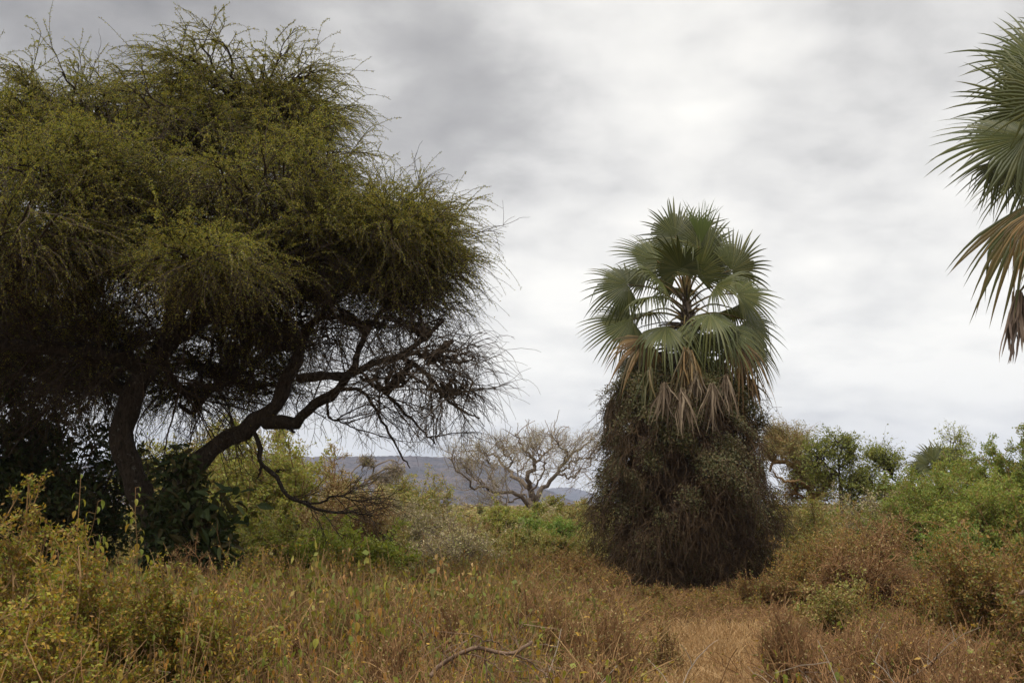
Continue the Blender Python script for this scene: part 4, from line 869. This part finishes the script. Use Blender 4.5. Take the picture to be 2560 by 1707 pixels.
for a_ in ((1505, 1425, 190, 27.0, 'low yellow leaved bush at the left foot of the creeper mound'), (1625, 1468, 150, 25.5, 'low yellow leaved bush before the creeper mound, left of its middle'),
           (1770, 1478, 170, 25.0, 'low yellow leaved bush before the creeper mound, right of its middle'), (1900, 1440, 200, 26.0, 'yellow leaved bush at the right foot of the creeper mound'),
           (1440, 1395, 200, 28.5, 'ochre leaved bush just left of the creeper mound'), (1290, 1400, 260, 24.0, 'ochre leaved bush below the broad olive mound'),
           (1120, 1405, 260, 22.0, 'ochre leaved bush below the hill'), (900, 1400, 300, 20.0, 'green and yellow bush right in front of the bright green one'),
           (690, 1395, 320, 18.0, 'green and yellow bush right of the acacia\'s foot'), (560, 1410, 220, 15.0, 'yellowing bush behind the thin one at lower left')):
    shrub(a_[0], a_[1], a_[2], a_[3], 'yellowweed' if a_[0] < 1000 else 'ochre', 'low_bush', a_[4], n_stem=70, leaf_n=14000 if a_[0] < 1000 else 6500, leaf_l=.045, leaf_w=.026, twig_r=.004)
# twiggy russet brush plants of the foreground
for a_ in ((1330, 1440, 330, 13.0, 'wide russet twiggy bush above the right end of the fallen branch'), (1120, 1470, 240, 12.0, 'russet twiggy bush behind the fallen branch'),
           (1500, 1490, 210, 12.5, 'russet twiggy bush left of the straw clearing'), (1440, 1600, 220, 9.6, 'low russet bush at the bottom edge left of the straw clearing'),
           (1985, 1500, 190, 12.0, 'upright russet bush right of the straw clearing'), (2190, 1530, 250, 11.5, 'broad russet bush in the lower right'),
           (2370, 1590, 240, 9.5, 'brown twiggy bush nearest the lower right corner'), (1665, 1545, 120, 15.5, 'small dark V shaped bare bush inside the straw clearing'),
           (860, 1480, 260, 12.0, 'brown twiggy bush left of the clustered yellow weeds'), (700, 1500, 220, 11.5, 'brown twiggy bush beside the orange tinged weed'),
           (980, 1560, 240, 9.6, 'brown twiggy bush left of the fallen branch'), (2280, 1400, 220, 24.0, 'low russet bush between the bright straw patch and the green trees')):
    small = a_[0] == 1665
    shrub(a_[0], a_[1], a_[2], a_[3], 'russet', 'twiggy_bush', a_[4], n_stem=26 if small else 110)
# left foreground
shrub(60, 1150, 230, 9.5, 'yellowweed', 'leafy_bush', 'tallest yellow green bush at the left edge', leaf_n=37536, leaf_low=.2)
shrub(-40, 1195, 300, 8.5, 'yellowweed', 'leafy_bush', 'yellow green bush cut by the left edge', leaf_n=31280)
shrub(230, 1310, 340, 9.2, 'yellowweed', 'leafy_bush', 'yellow green bush in front of the acacia trunk', leaf_n=53176, n_stem=80)
shrub(420, 1375, 260, 9.8, 'yellowweed', 'leafy_bush', 'lower yellow green bush right of the acacia trunk', leaf_n=37536, n_stem=70)
shrub(90, 1380, 360, 7.6, 'yellowweed', 'leafy_bush', 'nearest yellow green bush in the lower left corner', leaf_n=31280, n_stem=80)
shrub(560, 1445, 280, 9.8, 'yellowweed', 'leafy_bush', 'thin yellowing bush at lower left, farthest from the edge', leaf_n=14076, n_stem=60)

# ================================================================== TALL WEEDS with drooping leaves
M_WEEDLEAF = leaf_mat('weed_leaf', [(0.169, 0.194, 0.029), (0.228, 0.212, 0.032), (0.279, 0.179, 0.032), (0.143, 0.172, 0.032), (0.320, 0.162, 0.039), (0.202, 0.203, 0.046)], .4, .5, .3)
def weed_geo(h, seed, nl=14, ll=.10, st=3):
    rs = np.random.RandomState(seed); Ws, Fs = Geo(), Geo()
    S0 = rs.normal(size=(st, 3)) * .05; S0[:, 2] = 0; D0 = np.array((0, 0, 1.0)) + rs.normal(size=(st, 3)) * .10; 
    Cc = curves(S0, D0, h * np.concatenate([[1.0], .65 + .3 * rs.rand(st - 1)]), 12, -.1, .05, rs); Ws.add(*tubes(Cc, np.linspace(.006, .003, 12)[None], 4))
    N = st * nl; i = np.repeat(np.arange(st), nl); t = (.55 + .45 * np.tile(np.arange(nl) / (nl - 1), st)) * 10.98; k = t.astype(int); f = (t - k)[:, None]
    C = Cc[i, k] * (1 - f) + Cc[i, k + 1] * f; a = rs.rand(N) * 2 * pi
    out = np.stack([np.cos(a), np.sin(a), .3 + 0 * a], -1); pet = .03 + .04 * rs.rand(N)
    Ws.add(*tubes(np.stack([C, C + out * pet[:, None]], 1), np.full((N, 2), .0018), 3))
    U = out * np.array((.45, .45, 0)) + np.array((0, 0, -1.0)) * (.5 + .5 * rs.rand(N, 1)); l = ll * (.5 + .6 * rs.rand(N))
    V, Q, T = broadleaves(C + out * pet[:, None], U, out + rdir(N, rs) * .5, l, l * (.38 + .25 * rs.rand(N)), .5, .35)
    Fs.add(V, Q); Fs.f.append(T + Fs.n - len(V)); Fs.mi.append(np.zeros(len(T)))
    return Ws, Fs
weeds = [(190, 1180, 10.5, 'left of the three tallest yellow weeds before the dark bush'), (240, 1172, 10.6, 'tallest yellow leaved weed before the dark bush'),
         (300, 1200, 10.4, 'yellow leaved weed just left of the acacia trunk'), (345, 1290, 10.2, 'yellow leaved weed in front of the acacia trunk\'s lower part'),
         (378, 1315, 10.0, 'yellow leaved weed at the right edge of the acacia\'s foot'), (150, 1230, 10.2, 'short yellow leaved weed beside the tallest green bush'),
         (655, 1585, 8.2, 'weed with rounded green leaves in the lower left foreground'), (905, 1500, 9.2, 'weed with one large green top leaf in the middle foreground'),
         (1000, 1432, 10.0, 'weed with clustered yellow leaves highest in the middle foreground'), (945, 1428, 10.2, 'weed with twin pale leaves left of the yellow clustered one'),
         (1125, 1555, 8.6, 'weed with a broad pale leaf above the fallen branch'), (1250, 1568, 8.6, 'yellow green weed above the right end of the fallen branch'),
         (1475, 1585, 8.4, 'weed with drooping green and yellow leaves standing alone before brown brush'), (1345, 1600, 8.2, 'green leaved weed at the right end of the fallen branch'),
         (1505, 1685, 7.6, 'small yellow and green weed at the bottom edge'), (1325, 1655, 7.8, 'orange yellow leaved weed under the fallen branch\'s end'),
         (690, 1448, 11.0, 'orange tinged weed at middle left of the brush'), (740, 1480, 11.0, 'yellow weed left of the middle foreground'),
         (2030, 1620, 10.0, 'yellow leaved weed beside the grass clearing'), (2120, 1640, 10.4, 'pale yellow weed right of the grass clearing'), (720, 1660, 7.8, 'green leaved weed low at lower left')]
for i, (px, py, d, lb) in enumerate(weeds):
    t_ = P(px, py, d); gz = float(ground_z(t_[0], d)); Ws, Fs = weed_geo(t_[2] - gz, 300 + i, 22 if px < 400 else 14, .075 if px < 400 else .085, 4)
    e = thing('leafy_weed', lb, 'weed', (float(t_[0]), d, gz)); e['group'] = 'tall yellow leaved weeds in the foreground'
    obj('stem', Ws, M_TWIG_BROWN, e); obj('leaves', Fs, M_WEEDLEAF, e)
for i, (px, py, d, lb) in enumerate([(1104, 1382, 13.5, 'dry weed with a pale orange shrivelled head, left one of the pair'), (1142, 1378, 13.6, 'dry weed with a pale orange shrivelled head, right one of the pair'),
                                     (806, 1362, 14.0, 'single dry orange weed stalk under the hanging branch')]):
    t_ = P(px, py, d); gz = float(ground_z(t_[0], d)); Ws, Fs = weed_geo(t_[2] - gz, 360 + i, 26, .07, 2)
    e = thing('dry_weed', lb, 'weed', (float(t_[0]), d, gz))
    obj('stem', Ws, M_TWIG_BROWN, e); obj('leaves', Fs, leaf_mat('shrivelled_leaf', [(0.425, 0.230, 0.082), (0.357, 0.187, 0.068), (0.468, 0.306, 0.136)], .3), e)

# ================================================================== FALLEN BRANCH
FD = 8.0
p0 = P(1190, 1650, FD); fb = thing('fallen_branch', 'dead grey brown branch lying arched over the brush at the bottom', 'branch', (float(p0[0]), FD, float(p0[2]))); FO = np.array(fb.location)
Gm, Gs = Geo(), Geo(); tw_paths = []
for pts, r0, r1, main in [([(1075, 1690), (1095, 1665), (1120, 1648), (1160, 1630), (1192, 1618), (1235, 1628), (1280, 1634), (1305, 1620), (1328, 1604)], .016, .012, 1),
                    ([(1192, 1620), (1205, 1600), (1192, 1590), (1165, 1600), (1135, 1630)], .006, .003, 0), ([(1205, 1600), (1240, 1605), (1290, 1640), (1330, 1670)], .006, .003, 0),
                    ([(1210, 1625), (1215, 1660), (1222, 1720)], .006, .004, 0), ([(1160, 1630), (1200, 1640), (1250, 1670), (1300, 1700)], .007, .003, 0),
                    ([(1130, 1648), (1150, 1680), (1180, 1720)], .005, .003, 0), ([(1280, 1634), (1320, 1650), (1370, 1690), (1400, 1700)], .008, .004, 0),
                    ([(1120, 1648), (1090, 1600), (1060, 1580)], .004, .002, 0), ([(1300, 1625), (1290, 1590), (1310, 1560)], .004, .002, 0)]:
    q = px_path([(x, y, FD + .1 * math.sin(x)) for x, y in pts], 18, .004) - FO
    (Gm if main else Gs).add(*tubes(q[None], np.linspace(r0, r1, 18)[None], 8 if main else 5)); tw_paths.append(q)
rs = np.random.RandomState(8)
for q in tw_paths:
    S0, D0, _ = branch_from(q[None], 0, 7, .2, 1, .8, rs, .1); B = curves(S0, D0, .1 + .25 * rs.rand(len(S0)), 6, .2, .14, rs); Gs.add(*tubes(B, np.linspace(.0035, .0015, 6)[None], 3))
M_DEADB = bark_mat('dead_branch', (.10, .062, .04), (.19, .125, .085), 20, .5, 2)
obj('limb', Gm, M_DEADB, fb, smooth=True); obj('twigs', Gs, M_DEADB, fb)
q0 = P(2570, 1480, 10); db = thing('dead_limb', 'blurred pinkish grey dead limb poking in at the right edge', 'branch', (float(q0[0]), 10, float(q0[2]))); DO = np.array(db.location)
Gm = Geo().add(*tubes((px_path([(2548, 1484, 10), (2565, 1476, 10), (2600, 1465, 10.1), (2660, 1480, 10.2), (2740, 1560, 10.3), (2760, 1800, 10.4)], 14, .004) - DO)[None], np.linspace(.012, .035, 14)[None], 8))
obj('limb', Gm, M_DEADB, db, smooth=True)

# ================================================================== UNDERGROWTH (stuff): geometry-node scatters of clumps
def tuft_objects(cname, makers):
    cc = bpy.data.collections.new(cname)
    for i, (geo, mats) in enumerate(makers):
        o = bpy.data.objects.new('%s_clump.%03d' % (cname, i + 1), geo.mesh(cname + '_clump', mats)); cc.objects.link(o)
    return cc
M_BRUSH_LEAF = leaf_mat('brush_leaf', [(0.330, 0.235, 0.046), (0.226, 0.200, 0.037), (0.421, 0.262, 0.050), (0.255, 0.152, 0.041), (0.195, 0.207, 0.037)], .35)
M_LOW_LEAF = leaf_mat('undergrowth_leaf', [(0.180, 0.185, 0.040), (0.138, 0.161, 0.031), (0.234, 0.209, 0.044), (0.261, 0.185, 0.044), (0.138, 0.123, 0.031)], .35)
M_STRAW = leaf_mat('straw', [(0.455, 0.290, 0.135), (0.390, 0.237, 0.103), (0.519, 0.355, 0.185), (0.303, 0.194, 0.087)], .3, .7, .1)
def brush_clump(seed, h=1.0, n=42, leaf=260, ll=.035, green=False, r=.32):
    rs = np.random.RandomState(seed); G = Geo()
    a = rs.rand(n) * 2 * pi; q = np.sqrt(rs.rand(n)) * r
    S0 = np.stack([np.cos(a) * q, np.sin(a) * q, -.05 + 0 * a], -1); D0 = np.stack([np.cos(a) * q * 1.6, np.sin(a) * q * 1.6, 1 + 0 * a], -1) + rs.normal(size=(n, 3)) * .2
    B0 = curves(S0, D0, h * (.45 + .6 * rs.rand(n)), 8, .1, .09, rs); G.add(*tubes(B0, np.linspace(.0046, .0022, 8)[None], 3))
    S0, D0, _ = branch_from(B0, 0, 7, .2, 1, .75, rs, .2); B1 = curves(S0, D0, h * (.10 + .20 * rs.rand(len(S0))), 5, .1, .16, rs); G.add(*tubes(B1, np.linspace(.0032, .0018, 5)[None], 3))
    i = rs.randint(0, len(B1), leaf); k = rs.randint(0, 4, leaf); C = B1[i, k] + rs.normal(size=(leaf, 3)) * .012
    l = ll * (.5 + rs.rand(leaf)); G.add(*leaves(C, rdir(leaf, rs) + np.array((0, 0, -.3)), unit(rdir(leaf, rs) + np.array((0, 0, .8))), l, l * .55), 1)
    return G
def grass_clump(seed, h=.5, n=110, r=.25):
    rs = np.random.RandomState(seed); a = rs.rand(n) * 2 * pi; q = np.sqrt(rs.rand(n)) * r
    S0 = np.stack([np.cos(a) * q, np.sin(a) * q, -.03 + 0 * a], -1); D0 = np.stack([np.cos(a) * .25, np.sin(a) * .25, 1 + 0 * a], -1) + rs.normal(size=(n, 3)) * .22
    B = curves(S0, D0, h * (.5 + .7 * rs.rand(n)), 6, .9, .07, rs); return Geo().add(*tubes(B, np.linspace(.0042, .0016, 6)[None], 3))
def scatter(name, label, coll, pos, rot, scl, idx, cat):
    me = bpy.data.meshes.new(name); n = len(pos); me.vertices.add(n); me.vertices.foreach_set('co', np.asarray(pos, float).ravel())
    for an, ty, dat, key in (('rot', 'FLOAT_VECTOR', rot, 'vector'), ('scl', 'FLOAT_VECTOR', scl, 'vector'), ('idx', 'INT', idx, 'value')):
        at = me.attributes.new(an, ty, 'POINT'); at.data.foreach_set(key, np.asarray(dat).astype(np.int32 if ty == 'INT' else float).ravel())
    o = bpy.data.objects.new(name, me); COL.objects.link(o); tag(o, label, cat, kind='stuff')
    ng = bpy.data.node_groups.new(name + '_scatter', 'GeometryNodeTree')
    ng.interface.new_socket('Geometry', in_out='INPUT', socket_type='NodeSocketGeometry'); ng.interface.new_socket('Geometry', in_out='OUTPUT', socket_type='NodeSocketGeometry')
    N = ng.nodes; gi = N.new('NodeGroupInput'); go = N.new('NodeGroupOutput'); iop = N.new('GeometryNodeInstanceOnPoints'); ci = N.new('GeometryNodeCollectionInfo')
    ci.inputs['Collection'].default_value = coll; ci.inputs['Separate Children'].default_value = True; ci.inputs['Reset Children'].default_value = True
    def na(nm, ty): x = N.new('GeometryNodeInputNamedAttribute'); x.data_type = ty; x.inputs['Name'].default_value = nm; return x.outputs['Attribute']
    L = ng.links; L.new(gi.outputs[0], iop.inputs['Points']); L.new(ci.outputs[0], iop.inputs['Instance']); iop.inputs['Pick Instance'].default_value = True
    L.new(na('idx', 'INT'), iop.inputs['Instance Index']); L.new(na('rot', 'FLOAT_VECTOR'), iop.inputs['Rotation']); L.new(na('scl', 'FLOAT_VECTOR'), iop.inputs['Scale']); L.new(iop.outputs[0], go.inputs[0])
    md = o.modifiers.new('scatter', 'NODES'); md.node_group = ng; return o
C_BRUSH = tuft_objects('brush', [(brush_clump(s, 1.0, 36, (60, 60, 160, 420, 620)[s], .038), [M_TWIG_RED if s < 3 else M_TWIG_BROWN, M_BRUSH_LEAF]) for s in range(5)])
C_LOW = tuft_objects('low_growth', [(brush_clump(50 + s, .8, 26, 800, .045), [M_TWIG_BROWN, M_LOW_LEAF]) for s in range(4)])
def weed_clump(seed):
    Ws, Fs = weed_geo(1.25, seed, 20, .042, 5); G = Geo()
    for g_, mi in ((Ws, 0), (Fs, 1)):
        o_ = G.n
        for V in g_.v: G.v.append(V); G.n += len(V)
        for Fc in g_.f: G.f.append(Fc + o_); G.mi.append(np.full(len(Fc), mi))
    return G
def litter_clump(seed):
    rs = np.random.RandomState(seed); n = 16; a = rs.rand(n) * 2 * pi
    S0 = np.stack([rs.normal(size=n) * .3, rs.normal(size=n) * .3, .1 + .5 * rs.rand(n)], -1); D0 = np.stack([np.cos(a), np.sin(a), .5 * rs.rand(n)], -1)
    B = curves(S0, D0, .4 + .8 * rs.rand(n), 8, .3, .13, rs); G = Geo().add(*tubes(B, np.linspace(.006, .003, 8)[None], 4))
    S1, D1, _ = branch_from(B, 0, 4, .2, 1, .8, rs, .1); return G.add(*tubes(curves(S1, D1, .1 + .3 * rs.rand(len(S1)), 5, .2, .15, rs), np.linspace(.0035, .0018, 5)[None], 3))
C_LITTER = tuft_objects('dead_twigs', [(litter_clump(650 + s), [M_TWIG_GREY if s % 2 else M_DEADB]) for s in range(4)])
C_WEED = tuft_objects('leafy_stalks', [(weed_clump(600 + s), [M_TWIG_BROWN, M_WEEDLEAF]) for s in range(5)])
C_GRASS = tuft_objects('grass', [(grass_clump(80 + s), [M_STRAW]) for s in range(4)])
rs = np.random.RandomState(77)
def field(n, y0, y1, pw=1.0):
    """points spread over the wedge of ground in front of the camera"""
    y = y0 + (y1 - y0) * rs.rand(n) ** pw; x = (rs.rand(n) * 2 - 1) * (y * .50 + 2.0); return x, y
def grassy(x, y):
    """1 in the two clearings of straw grass"""
    g1 = np.exp(-(((x - .155 * y - .15) / (.065 * y + .35)) ** 4) - ((y - 12.0) / 8.0) ** 6)
    g2 = np.exp(-(((x - 10.2) / 2.6) ** 2) - ((y - 31) / 3.6) ** 2)
    return np.maximum(g1, g2)
def greenish(x, y): return .12 + np.clip((y - 13) / 12, 0, 1) * (1 - .8 * (x > .02 * y)) + .4 * val2(x * .5, y * .3, 12) + .35 * (x < -2) * (y < 14) + .25 * np.clip(-x / 6, -1, 1)
def place(n, y0, y1, test, hfun, pw=1.0):
    x, y = field(n, y0, y1, pw); k = test(x, y); x, y = x[k], y[k]; n = len(x)
    pos = np.stack([x, y, ground_z(x, y)], -1); rot = np.stack([rs.normal(size=n) * .08, rs.normal(size=n) * .08, rs.rand(n) * 6.28], -1)
    h = hfun(x, y) * (.75 + .5 * rs.rand(n)); w = .9 + .8 * rs.rand(n); return pos, rot, np.stack([w, w, h], -1), n
def hbrush(x, y):
    h = .98 + .5 * val2(x * 1.1, y * .9, 30) + .22 * (x < .03 * y) * (y < 18); h = h * (1 - .8 * grassy(x, y)); h = h - .46 * (x > .07 * y) * (x < .32 * y) * (y > 17) * (y < 31); h = h - .55 * (x > .27 * y) * (x < .45 * y) * (y > 15) * (y < 30); h = h - .15 * ((x > 4) & (y > 14) & (y < 30)) + .15 * (x < -2.5) * (y < 14)
    return np.maximum(h, .22)
pA = place(5200, 6.0, 32, lambda x, y: (greenish(x, y) + .35 * rs.normal(size=len(x)) < .75) & (rs.rand(len(x)) > 1.1 * grassy(x, y)), hbrush, .9)
scatter('brush', 'dry brown twiggy brush covering the foreground', C_BRUSH, pA[0], pA[1], pA[2], np.clip((rs.rand(pA[3]) * 5 * np.where(pA[0][:, 0] > 1, .75, 1.35)).astype(int), 0, 4), 'brush')
pB = place(11000, 7.0, 75, lambda x, y: (greenish(x, y) + .4 * rs.normal(size=len(x)) + .5 * (x < .02 * y) * (y > 11) - .5 * (y < 10.5) > .5) & (rs.rand(len(x)) > 1.2 * grassy(x, y)), lambda x, y: hbrush(x, y) * (1.1 + .35 * (x < .05 * y) * (y > 11) * (y < 32)), .75)
scatter('undergrowth', 'low green and yellow undergrowth between the bushes', C_LOW, pB[0], pB[1], pB[2], rs.randint(0, 4, pB[3]), 'undergrowth')
pC1 = place(30000, 6.5, 36, lambda x, y: rs.rand(len(x)) < 1.3 * grassy(x, y) + .04, lambda x, y: .8 + 0 * x)
scatter('grass', 'short straw coloured grass in the clearings', C_GRASS, pC1[0], pC1[1], pC1[2], rs.randint(0, 4, pC1[3]), 'grass')
pW = place(1500, 7.0, 24, lambda x, y: rs.rand(len(x)) < .18 + .5 * (x < .04 * y) - 1.5 * grassy(x, y), lambda x, y: .85 + .3 * (x < .03 * y) + 0 * x)
scatter('leafy_stalks', 'thin stalks with small yellow and green leaves rising out of the brush', C_WEED, pW[0], pW[1], pW[2] * np.array((.7, .7, 1)), rs.randint(0, 5, pW[3]), 'weeds')
pL = place(420, 7.0, 24, lambda x, y: (rs.rand(len(x)) > 1.3 * grassy(x, y)) & ~((x > .04 * y) & (x < .46 * y) & (y > 12)), lambda x, y: 1.0 + 0 * x)
scatter('dead_twigs', 'dead grey sticks caught in the brush', C_LITTER, pL[0], pL[1], pL[2], rs.randint(0, 4, pL[3]), 'twigs')
# far scrub on the plain
far = []
for s, kd in enumerate(('olive', 'brown', 'green', 'brown')):
    ml, mt, kw = KIND[kd]; kw = dict(kw); kw.update(n_stem=14, leaf_n=2600, leaf_l=.28, leaf_w=.16, lev=(4, 4), twig_r=.02)
    Wd, Fo = shrub_geo(1.8, 1.8, 2.4, seed=400 + s, **kw); G = Geo()
    for g_, mi in ((Wd, 0), (Fo, 1)):
        for V, Fc in zip(g_.v, g_.f): G.v.append(V); G.f.append(Fc + (G.n - 0) - (Fc.min() - 0)); G.mi.append(np.full(len(Fc), mi)); G.n += len(V)
    far.append((G, [mt, ml]))
C_FAR = tuft_objects('far_scrub', far)
n = 3600; y = 62 + 1100 * rs.rand(n) ** 1.6; x = (rs.rand(n) * 2 - 1) * (y * .52 + 5)
k = ~((np.abs(x - bb[0]) < 7) & (y < 90)); x, y = x[k], y[k]; n = len(x); s_ = .7 + .7 * rs.rand(n)
scatter('far_scrub', 'mass of distant scrub on the plain below the hill', C_FAR, np.stack([x, y, ground_z(x, y)], -1),
        np.stack([0 * x, 0 * x, rs.rand(n) * 6.28], -1), np.stack([s_ * 1.3, s_ * 1.3, s_ * (.35 + .38 * rs.rand(n))], -1), rs.randint(0, 4, n), 'scrub')

# ================================================================== HAZE
bpy.ops.mesh.primitive_cube_add(size=1)
hz = bpy.context.object; hz.name = 'haze'; hz.data.name = 'haze'
hz.scale = (13000, 7300, 320); hz.location = (0, 2950, 150)
tag(hz, 'thin blue grey haze in the air', 'haze', kind='stuff')
m = bpy.data.materials.new('haze'); m.use_nodes = True; t = m.node_tree; t.nodes.clear(); b = NB(t)
pv = b.n('ShaderNodeVolumePrincipled', {'Color': (.64, .73, .95, 1), 'Density': .00014, 'Anisotropy': .1})
t.links.new(pv.outputs[0], b.n('ShaderNodeOutputMaterial').inputs['Volume']); hz.data.materials.append(m)
